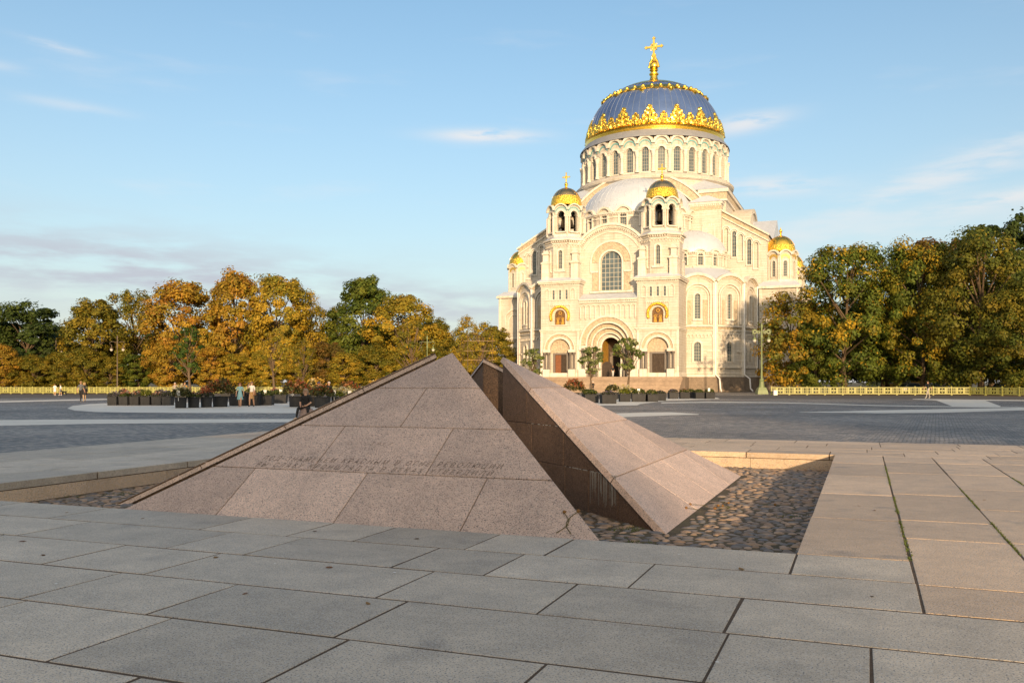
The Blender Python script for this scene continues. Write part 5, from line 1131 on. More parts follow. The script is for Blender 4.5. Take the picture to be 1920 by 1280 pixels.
def planter(kind, x, y, fol, blo, label, group, card=False, rz=None, d=None):
    X, Y = gnd(x, y) if d is None else at(x, d)
    p = empty('planter', (X, Y, -.008), rng.uniform(-.15, .15) if rz is None else rz); tag(p, label, 'planter', group)
    t_, r_ = PM[kind]; link('tub', t_, p); link('rim', r_, p); s_ = 1.2 if kind in 'BR' else .82 if kind == 'c' else 1.0
    for nm, tb in (('foliage', FOL[fol] if fol else None), ('blossoms', BLO[blo] if blo else None)):
        if tb: o = link(nm, tb, p); o.location = (0, 0, PH[kind] - .06); o.rotation_euler = (0, 0, rng.uniform(0, 6)); o.scale = (s_, s_, rng.uniform(.85, 1.15))
    if card:
        mb = MB(); mb.box(-.11, .11, -.006, .006, 0, .34); mb.box(-.015, .015, .0, .012, -.3, 0); o = mb.build('plant_card', 'white', p); o.location = (rng.uniform(-.2, .2), -.4, PH[kind] + .1)
    return p
GP = 'planters left of the pyramid'
for i, (x, f, b) in enumerate([(213, 'lav', 'mauve'), (235, 'green', 'pink'), (255, 'lav', 'pink'), (275, 'yel', 'few'), (295, 'lav', 'pink'), (315, 'lav', 'mauve')]):
    planter('c', x, 759.3, f, b, 'square dark planter in the left row, %s from its left end' % od[i], GP)
for (k, x, y, f, b, lab, cd) in [('r', 339, 764.3, 'hyd', 'white', 'round dark planter with white flowers and a card, front of the left row', True), ('r', 363, 763.6, 'green', 'pink', 'round dark planter of pink flowers, second of the front rounds', False), ('r', 387, 763, 'lav', 'orange', 'round dark planter, third of the front rounds, beside the tall orange bush', False), ('R', 413, 762, 'tall', 'tallor', 'large round planter with a tall orange hydrangea left of the woman in blue', False),
      ('B', 449, 760, 'lav', 'mauve', 'long dark box planter behind the woman in the blue dress', False), ('B', 474, 759.6, 'lav', 'few', 'dark box planter behind the woman in the tan skirt', False), ('B', 497, 759, 'green', None, 'dark box planter right of the two women with a white card', True), ('B', 524, 755.5, 'green', None, 'dark box planter set back with a white card', True),
      ('R', 556, 762, 'tall', 'tallor', 'large round planter with rusty orange hydrangea left of the seated man', True), ('b', 582, 761, 'hyd', 'white', 'dark planter half hidden behind the seated man', True), ('R', 604, 763.6, 'hyd', 'orange', 'round planter with a low orange bush right of the seated man', False), ('r', 632, 762.6, 'yel', 'white', 'round planter with pale orange flowers above the granite edge', True), ('b', 652, 761.5, 'green', 'white', 'dark planter with a white card low above the granite edge', True),
      ('R', 592, 752, 'tall', 'tallyel', 'planter with tall yellow and white hydrangea behind the seated man', False), ('R', 654, 752, 'tall', 'tallor', 'planter with tall pink orange hydrangea behind the granite edge', False), ('R', 705, 750, 'tall', 'tallyel', 'planter of tall pale yellow hydrangea above the pyramid edge', False)]:
    planter(k, x, y, f, b, lab, GP, cd)
for i, (x, y) in enumerate([(232, 748), (264, 747.8), (300, 747.6), (340, 747.4), (380, 747.2), (425, 747), (470, 747), (515, 746.8)]):
    planter('b', x, y, ['lav', 'green', 'lav', 'yel', 'green', 'lav', 'green', 'lav'][i], ['pink', 'few', 'mauve', 'white', 'pink', 'mauve', 'few', 'pink'][i], 'dark planter in the second row behind the left row, %s from its left end' % od[i], 'second row of left planters')
GPR = 'planters right of the pyramid'
for (k, x, y, f, b, lab, cd) in [('B', 1107, 754.6, 'green', 'few', 'dark planter half hidden by the right slope of the pyramid', False), ('B', 1140, 756, 'lav', 'mauve', 'large dark planter with lavender, nearest of the right group', False), ('b', 1171, 752.6, 'yel', 'white', 'dark planter with trailing yellow green plant', False), ('B', 1197, 752.4, 'green', 'few', 'wide dark planter right of the trailing yellow one', True), ('b', 1222, 752.4, 'green', 'few', 'dark planter in the middle of the right group', False), ('b', 1238, 750.6, 'lav', None, 'dark planter with purple grey lavender set back', False),
      ('b', 1262, 747, 'lav', 'mauve', 'dark planter with low lavender in the far right row', False), ('b', 1283, 747, 'green', 'pink', 'dark planter, third from the right end of the far row', False), ('b', 1294, 746.4, 'green', None, 'narrow looking dark planter set behind the far right row', False), ('b', 1310, 747, 'green', None, 'dark planter with a leafy green plant, second from the right end', False), ('b', 1330, 747, 'green', None, 'rightmost dark planter with a white card', True),
      ('R', 1076, 750, 'tall', 'tallor', 'planter with orange and white hydrangea above the right slope', False), ('R', 1150, 748, 'hyd', 'white', 'planter of pale hydrangea below the person on the steps', False), ('b', 1100, 748, 'green', 'few', 'dark planter with green plants behind the lavender one', False), ('b', 1185, 747, 'yel', 'few', 'dark planter behind the wide one', False)]:
    planter(k, x, y, f, b, lab, GPR, cd)

# ================================================================== fences
def fence_panel(w, h):
    mb = MB(); e = .035
    mb.box(-w / 2, w / 2, -e, e, h - .13, h - .02); mb.box(-w / 2, w / 2, -e, e, .12, .24); rail = None
    inn = MB(); z0, z1 = .24, h - .13; zm = (z0 + z1) / 2; inn.box(-w / 2, w / 2, -.02, .02, zm - .035, zm + .035)
    for s_ in (-1, 1):
        for x in (.50, .30): inn.box(s_ * w * x / 1 - .045, s_ * w * x / 1 + .045, -.022, .022, z0, z1)
        inn.box(s_ * w * .40 - .03, s_ * w * .40 + .03, -.022, .022, z0, z1)
        inn.box(min(s_ * w * .13, s_ * w * .25), max(s_ * w * .13, s_ * w * .25), -.022, .022, z0, z1)
    inn.ring(0, zm, .10, .19, -.024, .024, 0, 360, 14); inn.box(-.03, .03, -.024, .024, z0, z1)
    for s_ in (-1, 1): inn.ring(s_ * w * .13, zm + .0, .0, .09, -.024, .024, 0, 360, 8)
    return mb.mesh('rails', 'fence'), inn.mesh('ornament_panel', 'fence')
def fence(name, pts, step, h, label):
    f = empty(name, (pts[0][0], pts[0][1], 0)); tag(f, label, 'fence'); ox, oy = pts[0]
    ra, orn = fence_panel(step, h); pm = MB(); pm.box(-.07, .07, -.07, .07, 0, h + .03); pm.frustum(0, 0, h + .03, h + .12, .085, .085, .02, .02); pm.box(-.10, .10, -.10, .10, 0, .12); post = pm.mesh('post', 'fence')
    for (a, b) in zip(pts, pts[1:]):
        L_ = math.dist(a, b); n = max(1, round(L_ / step)); ang = math.atan2(b[1] - a[1], b[0] - a[0])
        for i in range(n):
            t0 = i / n; tm = (i + .5) / n; p = (a[0] + (b[0] - a[0]) * t0 - ox, a[1] + (b[1] - a[1]) * t0 - oy, 0); q = (a[0] + (b[0] - a[0]) * tm - ox, a[1] + (b[1] - a[1]) * tm - oy, 0)
            for nm, me, c_ in (('post', post, p), ('rails', ra, q), ('ornament_panel', orn, q)):
                o = link(nm, me, f); o.location = c_; o.rotation_euler = (0, 0, ang)
                if nm != 'post': o.scale = (L_ / n / step, 1, 1)
    o = link('post', post, f); o.location = (pts[-1][0] - ox, pts[-1][1] - oy, 0)
fence('park_fence', [(-92, 125.5), (-72, 126), (-44, 127.5), (-18, 129)], 1.5, .95, 'low yellow green ornamental fence along the left park edge')
fence('park_fence', [(33.2, 114.6), (57.5, 112.5), (61, 104), (74, 84)], 2.16, 1.02, 'low yellow green ornamental fence below the right hand trees')

# ================================================================== lamp posts
def lamp(x, ybase, ytop, label, m='lamp_green', arms=2, d=None, big=True, k_=.8):
    X, Y = gnd(x, ybase) if d is None else at(x, d); H = zat(ytop, Y); l = empty('lamp_post', (X, Y, -.01)); tag(l, label, 'street lamp', 'lamp posts round the square'); s_ = H / 10.; so = s_
    mb = MB(); mb.frustum(0, 0, 0, .55 * s_, .75 * s_, .75 * s_, .65 * s_, .65 * s_); mb.frustum(0, 0, .55 * s_, .95 * s_, .62 * s_, .62 * s_, .5 * s_, .5 * s_) if big else None
    if big: mb.lathe([(.55 * s_, .5 * s_), (.42 * s_, 1.0 * s_), (.33 * s_, 1.5 * s_), (.31 * s_, 1.75 * s_), (.37 * s_, 1.85 * s_), (.27 * s_, 2.0 * s_), (.2 * s_, 2.2 * s_)], 12)
    mb.build('pedestal', m if big else 'lamp_dark', l, smooth=30)
    mb = MB(); r0, r1 = (.15, .10) if big else (.13, .07); mb.lathe([(r0 * s_, 1.0 * s_), (r0 * s_, 2.2 * s_), (r1 * s_, 7.6 * s_), (r1 * 1.5 * s_, 7.75 * s_), (r1 * 2.1 * s_, 8.1 * s_), (r1 * 1.3 * s_, 8.3 * s_), (r1 * 1.2 * s_, 9.2 * s_), (r1 * 1.9 * s_, 9.5 * s_), (r1 * 1.2 * s_, 9.8 * s_), (.02, 10 * s_)], 12); mb.build('shaft', m, l, smooth=40)
    for sg in (-1, 1):
        mb = MB(); zc = 8.7 * s_; s_ = so
        mb.tube([(0, 0, zc), (sg * .5 * s_, 0, zc + .15 * s_), (sg * 1.0 * s_, 0, zc + .2 * s_), (sg * 1.3 * s_, 0, zc), (sg * 1.25 * s_, 0, zc - .3 * s_), (sg * 1.0 * s_, 0, zc - .35 * s_)], (.065 if big else .05) * s_, 6)
        if big:
            mb.ring(sg * .95 * s_, zc + .05 * s_, .16 * s_, .30 * s_, -.05, .05, 0, 360, 12); mb.ring(sg * .45 * s_, zc - .05 * s_, .1 * s_, .2 * s_, -.05, .05, 0, 360, 10)
            for i in range(9): mb.ball((sg * (1.0 + .32 * math.cos(i * .7)) * s_, 0, zc + (.1 + .3 * math.sin(i * .7)) * s_), .08 * s_, 6, 4)
        mb.tube([(sg * 1.0 * s_, 0, zc - .3 * s_), (sg * 1.0 * s_, 0, zc - .75 * s_)], .04, 5); mb.build('arm', m, l, smooth=45)
        mb = MB(); zl = zc - .7 * s_; k = s_ * .8; mb.M = Matrix.Translation((sg * 1.0 * s_, 0, zl)); mb.lathe([(.05, .0), (.16 * k, -.08), (.30 * k, -.35 * k), (.34 * k, -.5 * k)], 14); mb.build('lamp_hood', m, l, smooth=40)
        mb = MB(); mb.M = Matrix.Translation((sg * 1.0 * s_, 0, zl)); mb.lathe([(.31 * k, -.5 * k), (.33 * k, -.62 * k), (.22 * k, -.85 * k), (.02, -.95 * k)], 14); mb.build('lamp_globe', 'lampglass', l, smooth=60)
lamp(1428, 738.5, 605, 'pale green cast iron lamp post with scrolled arms beside the right fence')
lamp(220, 737, 628, 'dark slim two armed lamp post in front of the left trees', 'lamp_dark', d=128, big=False)
lamp(105, 737, 634, 'dark two armed lamp among trees near the left edge', 'lamp_dark', d=139, big=False)
lamp(801, 738, 628, 'green lamp with sunlit leafy scrolls above the left slope of the pyramid', d=118, big=False)
lamp(845, 737, 652, 'green lamp top just showing behind the pyramid apex', d=135, big=False)

# ================================================================== people
def tone(c_): return cloth('cloth_%02d' % len([m for m in M if m.startswith('cloth_')]), c_)
def person(label, loc, rz, h=1.7, shirt=(.1, .1, .1), legs=(.03, .03, .03), shoe=(.02, .02, .02), hair=(.08, .05, .03), sleeve='short', bare_legs=False, skirt=None, pose='walk', phase=1., longhair=False, arm_up=False, cap=None, bag=None, group=None):
    J = {}; S = 1.
    if pose == 'sit':
        J.update(pel=((0, 0, .52), .135), sp=((0, .0, .72), .125), ch=((0, -.06, .93), .15), nk=((0, -.09, 1.08), .055), h0=((0, -.115, 1.15), .07), h1=((0, -.125, 1.24), .092), h2=((0, -.11, 1.33), .055))
        for s_, n_ in ((-1, 'l'), (1, 'r')):
            J.update({n_ + 'hip': ((s_ * .10, -.04, .50), .10), n_ + 'kn': ((s_ * (.24 if s_ < 0 else .19), -.40, .51), .07), n_ + 'an': ((s_ * (.30 if s_ < 0 else .20), -.36 - .08 * (s_ < 0), .09), .042), n_ + 'to': ((s_ * (.38 if s_ < 0 else .23), -.56, .035), .035),
                      n_ + 'sh': ((s_ * .18, -.06, 1.02), .065), n_ + 'el': ((s_ * .25, -.10, .76), .046), n_ + 'wr': ((s_ * (.10 if s_ > 0 else .16), -.32, .62), .032), n_ + 'ha': ((s_ * (.02 if s_ > 0 else .13), -.38, .60), .028)})
    else:
        k = phase * (.16 if pose == 'walk' else .04)
        J.update(pel=((0, 0, .96), .125), sp=((0, .0, 1.12), .115), ch=((0, .0, 1.32), .14), nk=((0, .0, 1.47), .052), h0=((0, -.02, 1.53), .066), h1=((0, -.025, 1.61), .088), h2=((0, -.01, 1.69), .052))
        for s_, n_ in ((-1, 'l'), (1, 'r')):
            q = k * s_
            J.update({n_ + 'hip': ((s_ * .085, 0, .90), .095), n_ + 'kn': ((s_ * .09, -.04 - q * .9, .50), .062), n_ + 'an': ((s_ * .085, .02 - q * 1.5, .09), .04), n_ + 'to': ((s_ * .10, -.15 - q * 1.5, .035), .034),
                      n_ + 'sh': ((s_ * .17, 0, 1.41), .06), n_ + 'el': ((s_ * .225, .03 + q * .8, 1.14), .042), n_ + 'wr': ((s_ * .225, -.03 + q * 1.6, .89), .03), n_ + 'ha': ((s_ * .22, -.05 + q * 1.8, .82), .027)})
        if arm_up: J.update(lel=((-.30, -.06, 1.24), .042), lwr=((-.17, -.12, 1.46), .03), lha=((-.13, -.12, 1.52), .027))
    E_ = [('pel', 'sp', 1), ('sp', 'ch', 1), ('ch', 'nk', 1), ('nk', 'h0', 0), ('h0', 'h1', 0), ('h1', 'h2', 0)]
    for n_ in 'lr':
        E_ += [('pel', n_ + 'hip', 2), (n_ + 'hip', n_ + 'kn', 2), (n_ + 'kn', n_ + 'an', 0 if bare_legs else 2), (n_ + 'an', n_ + 'to', 3), ('ch', n_ + 'sh', 1), (n_ + 'sh', n_ + 'el', 1), (n_ + 'el', n_ + 'wr', 1 if sleeve == 'long' else 0), (n_ + 'wr', n_ + 'ha', 0)]
    me = bpy.data.meshes.new('b'); bm = bmesh.new(); ly = bm.verts.layers.skin.verify(); bv = {}
    for n_, (c_, r_) in J.items():
        v = bm.verts.new(c_); v[ly].radius = (r_, r_ * (.8 if n_ in ('ch', 'sp', 'pel') else 1)); v[ly].use_root = n_ == 'pel'; bv[n_] = v
    for a, b, _ in E_: bm.edges.new((bv[a], bv[b]))
    bm.to_mesh(me); bm.free(); o = bpy.data.objects.new('b', me); o.modifiers.new('s', 'SKIN').use_smooth_shade = True; o.modifiers.new('d', 'SUBSURF').levels = 2
    for m_ in o.modifiers:
        if m_.type == 'SUBSURF': m_.render_levels = 2
    bme = bake(o)
    segs = [(Vector(J[a][0]), Vector(J[b][0]), t) for a, b, t in E_]
    mi = []
    for p in bme.polygons:
        best = (9, 0)
        for a, b, t in segs:
            ab = b - a; u = max(0, min(1, (p.center - a).dot(ab) / ab.length_squared)); d_ = (a + ab * u - p.center).length
            if d_ < best[0]: best = (d_, t)
        mi.append(best[1])
    mb = MB(); mb.v = [tuple(v.co) for v in bme.vertices]; mb.f = [tuple(p.vertices) for p in bme.polygons]; mb.mi = mi
    for n_ in 'lr':                                # five fingers on each hand
        a = Vector(J[n_ + 'wr'][0]); b = Vector(J[n_ + 'ha'][0]); dr = (b - a).normalized(); side = dr.cross(Vector((0, 1, 0))); side = side.normalized() if side.length > .1 else Vector((1, 0, 0)); sgn = -1 if n_ == 'l' else 1
        for i, ln in enumerate((.06, .072, .068, .052)):
            o_ = b + side * (i - 1.5) * .015 + dr * .015; mb.tube([o_, o_ + dr * ln * .55, o_ + dr * ln + Vector((0, -.014, 0))], [.0085, .008, .006], 5, 0)
        o_ = a + dr * .02 + side * sgn * -.02; mb.tube([o_, o_ + side * sgn * -.028 + dr * .03, o_ + side * sgn * -.03 + dr * .058], [.01, .009, .007], 5, 0)
    h1 = Vector(J['h1'][0]); mb.tube([h1 + Vector((0, -.085, .015)), h1 + Vector((0, -.108, -.012)), h1 + Vector((0, -.088, -.022))], [.008, .014, .010], 5, 0)   # nose
    for s_ in (-1, 1): mb.ball(tuple(h1 + Vector((s_ * .09, .0, -.005))), .02, 6, 4, 0)                                                         # ears
    root = empty('person', loc, rz); sc = h / (1.73 if pose != 'sit' else 1.38); root.scale = (sc,) * 3; tag(root, label, 'person', group)
    ms = [M['skin'], tone(shirt), tone(legs), tone(shoe)]
    mb.build('body', ms, root, smooth=180, recalc=False)
    fm = MB()
    for s_ in (-1, 1): fm.ball(tuple(h1 + Vector((s_ * .034, -.082, .014))), .011, 6, 4)
    fm.tube([h1 + Vector((-.028, -.083, -.048)), h1 + Vector((0, -.089, -.05)), h1 + Vector((.028, -.083, -.048))], .006, 4); fm.build('facial_features', tone((.06, .03, .025)), root)
    hm = MB(); r_ = .104
    prof = [(r_ * math.cos(R(t)) + .001, r_ * 1.05 * math.sin(R(t))) for t in range(-10, 91, 14)]; hm.M = Matrix.Translation(h1 + Vector((0, .018, .022))) @ Matrix.Rotation(R(-14), 4, 'X'); hm.lathe(prof, 14); hm.ball((0, .02, .0), r_ * .93, 12, 8)
    if longhair:
        hm.M = Matrix.Translation(h1); 
        for i in range(15):
            a = R(-32 + 244 * i / 14); hm.tube([(.085 * math.cos(a), .035 + .075 * math.sin(a), .05), (.105 * math.cos(a), .035 + .09 * math.sin(a), -.05), (.095 * math.cos(a), .04 + .08 * math.sin(a), -.13 - .02 * math.sin(i * 2.1))], [.028, .03, .014], 5)
    hm.build('hair', tone(cap or hair), root, smooth=60)
    if skirt:
        zt, zb, rt, rb, colr, dress = skirt; sm = MB(); n = 28; vs = []; fs = []; rows2 = 5
        for j in range(rows2 + 1):
            f = j / rows2; z = zt + (zb - zt) * f; rr = rt + (rb - rt) * f ** .8
            for i in range(n):
                a = 2 * math.pi * i / n; w = rr * (1 + .06 * f * math.sin(7 * a)); vs.append((w * math.cos(a), .82 * w * math.sin(a) - .01, z))
        for j in range(rows2):
            for i in range(n): fs.append((j * n + i, j * n + (i + 1) % n, (j + 1) * n + (i + 1) % n, (j + 1) * n + i))
        sm.add(vs, fs); sm.build('dress_skirt' if dress else 'skirt', tone(colr), root, smooth=60)
    if bag:
        b_ = MB(); b_.frustum(.24, -.02, .78, 1.02, .05, .13, .04, .10); b_.tube([(.24, -.08, 1.02), (.2, 0, 1.3), (.16, .02, 1.46), (.24, .06, 1.02)], .008, 4); b_.build('bag', tone(bag), root)
    return root
X, Y = gnd(450, 762.2); person('woman in a light blue dress walking past the planters', (X, Y, -.01), R(4), 1.62, shirt=(.22, .42, .48), legs=(.5, .29, .19), shoe=(.45, .26, .18), hair=(.16, .06, .03), bare_legs=True, skirt=(1.08, .52, .13, .22, (.22, .42, .48), True), phase=.7, longhair=True)
X, Y = gnd(472, 762.0); person('woman in a white top and tan skirt raising a hand to her head', (X, Y, -.01), R(-5), 1.70, shirt=(.72, .70, .68), legs=(.5, .29, .19), shoe=(.03, .02, .02), hair=(.16, .10, .06), sleeve='short', bare_legs=True, skirt=(1.02, .55, .14, .17, (.40, .24, .10), False), phase=-.8, arm_up=True, bag=(.28, .14, .06))
X, Y = gnd(151.5, 753.4); person('man in a grey shirt and black trousers walking at far left', (X, Y, -.01), R(170), 1.74, shirt=(.10, .11, .13), legs=(.012, .012, .014), shoe=(.3, .28, .26), hair=(.25, .15, .08), phase=.6)
X, Y = gnd(158.3, 752.4); person('woman in a black coat beside the man in grey at far left', (X, Y, -.01), R(-150), 1.64, shirt=(.02, .02, .022), legs=(.38, .27, .17), shoe=(.6, .58, .55), hair=(.3, .2, .1), sleeve='long', skirt=(1.2, .62, .19, .21, (.02, .02, .022), False), phase=-.7, longhair=True)
X, Y = gnd(103, 741.3); person('child in white clothes left of the black dog by the fence', (X, Y, -.01), R(20), 1.42, shirt=(.78, .78, .78), legs=(.5, .3, .2), shoe=(.7, .7, .7), bare_legs=True, skirt=(1.05, .58, .15, .2, (.78, .78, .78), True), phase=.5)
X, Y = gnd(113.5, 741.2); person('person in a white shirt and grey shorts holding the black dog', (X, Y, -.01), R(-60), 1.42, shirt=(.75, .75, .76), legs=(.16, .17, .2), shoe=(.7, .7, .7), bare_legs=True, phase=.6)
X, Y = at(328, 88); person('grey haired person standing behind the left planters', (X, Y, -.02), R(10), 1.62, shirt=(.30, .26, .24), legs=(.1, .1, .1), hair=(.4, .36, .33), sleeve='long', pose='stand')
X, Y = at(346.5, 88); person('person in an orange jacket behind the left planters', (X, Y, -.02), R(0), 1.62, shirt=(.55, .26, .04), legs=(.1, .1, .1), hair=(.25, .14, .06), sleeve='long', pose='stand')
X, Y = at(597.5, 60); person('person in a dark jacket and cap behind the seated man', (X, Y, -.02), R(25), 1.68, shirt=(.022, .022, .03), legs=(.05, .05, .05), sleeve='long', pose='stand', cap=(.03, .04, .10))
X, Y = at(617, 61.5); person('fair haired person in dark clothes behind the round planter', (X, Y, -.02), R(-20), 1.70, shirt=(.02, .018, .02), legs=(.05, .05, .05), sleeve='long', pose='stand', hair=(.45, .40, .36))
X, Y = gnd(1740, 746.3); person('man in a black shirt and pale trousers walking along the right fence', (X, Y, -.01), R(-80), 1.77, shirt=(.015, .015, .017), legs=(.36, .33, .30), shoe=(.5, .48, .45), hair=(.05, .03, .02), phase=1.1)
def cl(p, q): x, y = pqw(p, q); return (x + 28.2, y + 178.)
x, y = cl(1.15, -35.6); person('visitor in a black top and white trousers at the main portal', (x, y, 2.49), R(160), 1.72, shirt=(.02, .02, .02), legs=(.6, .6, .6), hair=(.3, .12, .05), pose='stand')
x, y = cl(-.55, -41.2); person('person in black with a white cap sitting on the cathedral steps', (x, y, .40), R(-21), 1.38, shirt=(.02, .02, .02), legs=(.03, .03, .03), sleeve='long', cap=(.75, .75, .75), pose='sit')
# the seated man and his granite bollard
X, Y = gnd(569, 786)
bo = MB(); bo.lathe([(.01, .52), (.16, .52), (.25, .49), (.31, .42), (.345, .30), (.36, .12), (.375, 0), (.36, -.05)], 28); bl = bo.build('granite_bollard', 'bollard', None, smooth=50); bl.location = (X + .10, Y + .15, -.015); tag(bl, 'rounded pink granite bollard under the seated man', 'bollard')
person('man in black sitting on a granite bollard looking ahead', (X + .10, Y + .15, -.02), R(-6), 1.38 * 1.02, shirt=(.012, .012, .013), legs=(.012, .012, .013), shoe=(.55, .42, .32), hair=(.30, .21, .14), longhair=True, pose='sit')
# the dog
me = bpy.data.meshes.new('dg'); bm = bmesh.new(); ly = bm.verts.layers.skin.verify(); dj = dict(c=((0, 0, .42), .10), ch=((.22, 0, .42), .12), b=((-.22, 0, .43), .09), n=((.33, 0, .52), .07), h=((.42, 0, .60), .07), mz=((.55, 0, .57), .035), t1=((-.34, 0, .50), .03), t2=((-.48, 0, .58), .018))
for i, (x, s_) in enumerate(((.22, -1), (.22, 1), (-.22, -1), (-.22, 1))):
    bk = x < 0; dj['u%d' % i] = ((x + (.03 if bk else 0), s_ * .07, .30), .055 if bk else .045); dj['k%d' % i] = ((x - (.06 if bk else -.01), s_ * .07, .17), .03); dj['f%d' % i] = ((x - (.02 if bk else 0), s_ * .07, .03), .026)
bv = {}
for n_, (c_, r_) in dj.items(): v = bm.verts.new(c_); v[ly].radius = (r_, r_); v[ly].use_root = n_ == 'c'; bv[n_] = v
for a, b in [('c', 'ch'), ('c', 'b'), ('ch', 'n'), ('n', 'h'), ('h', 'mz'), ('b', 't1'), ('t1', 't2')] + [(('ch' if i < 2 else 'b'), 'u%d' % i) for i in range(4)] + [('u%d' % i, 'k%d' % i) for i in range(4)] + [('k%d' % i, 'f%d' % i) for i in range(4)]: bm.edges.new((bv[a], bv[b]))
bm.to_mesh(me); bm.free(); o = bpy.data.objects.new('dg', me); o.modifiers.new('s', 'SKIN').use_smooth_shade = True; o.modifiers.new('d', 'SUBSURF').levels = 2; dme = bake(o)
X, Y = gnd(120.5, 741); dog = empty('dog', (X, Y, -.01), R(170)); tag(dog, 'black dog on the road by the left fence', 'dog'); mb = MB(); mb.v = [tuple(v.co) for v in dme.vertices]; mb.f = [tuple(p.vertices) for p in dme.polygons]; mb.mi = [0] * len(mb.f); mb.build('body', tone((.012, .011, .011)), dog, smooth=180, recalc=False)
for s_ in (-1, 1): mb = MB(); mb.frustum(.40, s_ * .055, .62, .72, .03, .02, .008, .006); mb.build('ear', M['cloth_00'] if False else tone((.012, .011, .011)), dog)

# ================================================================== parked cars, yellow house, street box
def car(X, Y, rz, m, label):
    c_ = empty('parked_car', (X, Y, 0), rz); tag(c_, label, 'car', 'cars parked behind the right fence')
    mb = MB(); prof = [(-2.15, .35), (2.15, .35), (2.2, .6), (2.1, .82), (1.2, .93), (-1.75, .97), (-2.15, .9), (-2.2, .6)]; mb.prism(prof, -.85, .85); mb.build('body', m, c_)
    mb = MB(); mb.add([(-1.75, -.78, .97), (1.2, -.78, .93), (1.2, .78, .93), (-1.75, .78, .97), (-1.3, -.62, 1.46), (.35, -.62, 1.47), (.35, .62, 1.47), (-1.3, .62, 1.46)], [(0, 1, 5, 4), (1, 2, 6, 5), (2, 3, 7, 6), (3, 0, 4, 7)]); mb.build('window', 'glass', c_)
    mb = MB(); mb.frustum(-.475, 0, 1.45, 1.52, .86, .64, .7, .5); 
    for x0, x1 in ((-1.75, -1.3), (1.2, .35)):
        for s_ in (-1, 1): mb.tube([(x0, s_ * .79, .96), (x1, s_ * .63, 1.47)], .04, 5)
    mb.build('roof', m, c_)
    for x in (-1.35, 1.35):
        for s_ in (-1, 1):
            mb = MB(); mb.M = Matrix.Translation((x, s_ * .80, .32)) @ Matrix.Rotation(R(90), 4, 'X'); mb.lathe([(.01, -.1), (.3, -.1), (.32, -.06), (.32, .06), (.3, .1), (.01, .1)], 16); mb.build('wheel', 'tyre', c_, smooth=40)
    for s_ in (-1, 1):
        mb = MB(); mb.box(2.1, 2.2, min(s_ * .5, s_ * .8), max(s_ * .5, s_ * .8), .62, .78); mb.build('headlight', 'white', c_)
for (x, d, m, lab, rz) in ((1712, 128, 'carpaint', 'white car roof above the right fence, left of the walking man', 12), (1748, 131, 'carpaint', 'white car just behind the walking man', 8), (1795, 126, 'carpaint', 'pale car above the fence right of the walking man', 0), (1888, 118, 'cardark', 'dark car with pale windows near the right edge', 20)): car(*at(x, d), R(rz), m, lab)
X, Y = at(1702, 178); hs = empty('yellow_house', (X, Y, 0), R(-8)); tag(hs, 'yellow rendered house glimpsed between the right hand trees', 'house')
mb = MB(); mb.box(-5, 12, 0, 9, 0, 9.5); mb.build('wall', 'yellow_wall', hs); mb = MB(); mb.prism([(-5.4, 9.5), (12.4, 9.5), (10, 12), (-3, 12)], -.4, 9.4); mb.build('roof', 'roof_red', hs)
for i in range(5):
    for z in (1.3, 5.2):
        mb = MB(); x = -3.2 + i * 3.1; mb.box(x - .6, x + .6, -.06, .05, z, z + 2.1); w_ = mb.build('window', 'muntin', hs); mb = MB(); mb.box(x - .5, x + .5, -.075, -.05, z + .1, z + 2.0); mb.build('pane', 'glass', w_)
X, Y = gnd(1453.5, 740.4); mb = MB(); mb.frustum(0, 0, 0, .55, .24, .2, .22, .18); mb.box(-.26, .26, -.22, .22, .55, .62); o = mb.build('utility_box', 'white', None); o.location = (X, Y, -.01); tag(o, 'small pale utility box at the foot of the right fence', 'box')

# ================================================================== small things on the stones
def rose(p, q, z, ang, L_, tilt, label, bend=.12, parent_pq=True):
    X, Y = pqw(p, q); r_ = empty('dried_flower', (X, Y, z), UV_RZ + ang); tag(r_, label, 'flower', 'withered flowers left at the memorial')
    n = 8; pts = [(bend * math.sin(math.pi * i / n) * L_, L_ * i / n * math.cos(tilt), L_ * i / n * math.sin(tilt) + .006) for i in range(n + 1)]
    mb = MB(); mb.tube(pts, .0045, 5); mb.build('stem', tone((.10, .085, .03)), r_)
    mb = MB(); e = pts[-1]; mb.ball((e[0], e[1] + .012, e[2] + .006), .021, 8, 6); mb.ball((e[0] + .008, e[1] + .028, e[2] + .004), .015, 7, 5); mb.build('bud', tone((.20, .10, .03)), r_, smooth=60)
    for k in (3, 5):
        mb = MB(); x, y, z_ = pts[k]; mb.add([(x, y, z_), (x + .02, y + .012, z_ + .004), (x + .042, y + .03, z_ + .002), (x + .014, y + .03, z_ + .006)], [(0, 1, 2, 3)]); mb.build('leaf', 'moss', r_, recalc=False)
tilt = math.atan(SL)
rose(-3.09, 9.19, .015, 0, .33, tilt, 'left of two withered flowers leaning on the inscribed slope', .28)
rose(-2.92, 9.19, .015, R(3), .36, tilt, 'right of two withered flowers leaning on the inscribed slope', -.25)
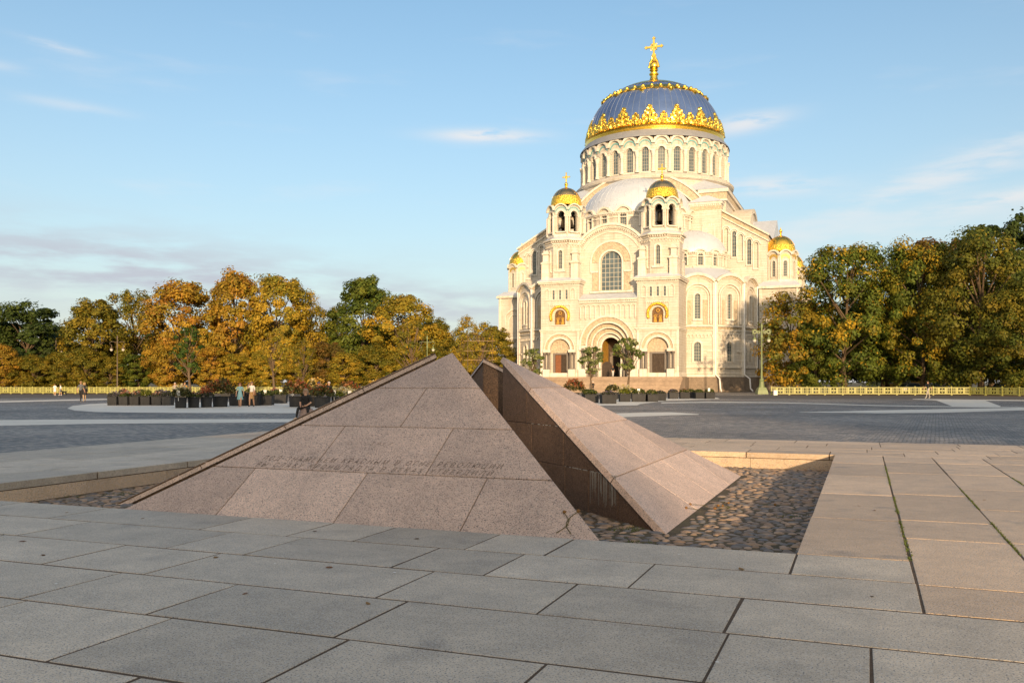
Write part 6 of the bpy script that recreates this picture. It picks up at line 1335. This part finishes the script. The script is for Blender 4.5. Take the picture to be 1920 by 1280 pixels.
for i, (p, q, a, lab) in enumerate([(-2.30, 13.7, 60, 'withered flower against the foot of the right wedge, nearest one'), (-2.28, 14.3, 100, 'withered flower at the foot of the right wedge'), (-2.1, 14.9, 200, 'withered flower in the sunlit strip of cobbles'), (-1.95, 14.0, 20, 'dried flower lying on the sunlit cobbles'), (-1.85, 14.2, 75, 'second dried flower in the heap on the cobbles'), (-1.9, 14.1, 130, 'third dried flower in the heap on the cobbles'), (-1.55, 14.8, 250, 'lone dried flower on shaded cobbles'), (-2.95, 9.9, 40, 'dried flower in the corner below the inscribed wedge')]):
    rose(p, q, ZF + .05, R(a), .26, .05, lab, .2)
def leaf(p, q, z, s_, c_, label):
    X, Y = pqw(p, q); mb = MB(); pts = [(0, -1, 0), (.35, -.5, .12), (.8, -.2, .05), (.45, .15, .14), (.5, .7, .06), (0, 1.1, .1), (-.5, .7, .04), (-.45, .15, .15), (-.8, -.2, .02), (-.35, -.5, .1)]
    mb.add([(0, 0, .02)] + pts, [(0, i, i % 10 + 1) for i in range(1, 11)]); o = mb.build('fallen_leaf', c_, None, recalc=False); o.location = (X, Y, z + .004); o.scale = (s_,) * 3; o.rotation_euler = (rng.uniform(-.2, .2), rng.uniform(-.2, .2), rng.uniform(0, 6)); tag(o, label, 'leaf', 'fallen leaves on the paving')
lf = [tone((.16, .07, .025)), tone((.10, .055, .025)), tone((.20, .12, .04))]
def gq(x, y):
    X, Y = gnd(x, y); return X * math.cos(AX) - Y * math.sin(AX), X * math.sin(AX) + Y * math.cos(AX)
LV = [(43, 1015), (81, 1041), (125, 961), (268, 972), (590, 996), (405, 1045), (618, 1064), (781, 1010), (1846, 937), (1610, 948), (1640, 957), (690, 1132), (460, 1113), (1635, 1118), (1390, 1067)]
for i, (x, y) in enumerate(LV):
    p, q = gq(x, y); leaf(p, q, .0, rng.uniform(.022, .04), lf[i % 3], 'dry brown leaf fallen on the granite paving, %s counting from the left' % od[[k for k, _ in sorted(enumerate(LV), key=lambda t: t[1][0])].index(i)])
# soft rain stains / droppings
mb = MB()
for (x, y) in [(105, 1094), (515, 1056), (410, 1046), (740, 1073), (1273, 1039), (1460, 1038), (1345, 1241)]:
    p, q = gq(x, y); n = 9; r_ = rng.uniform(.008, .016); mb.add([(p + r_ * math.cos(6.28 * i / n) * rng.uniform(.7, 1.2), q + r_ * math.sin(6.28 * i / n) * rng.uniform(.7, 1.2), .0035) for i in range(n)], [tuple(range(n))])
stuff(mb.build('bird_droppings', 'white', plat, recalc=False))
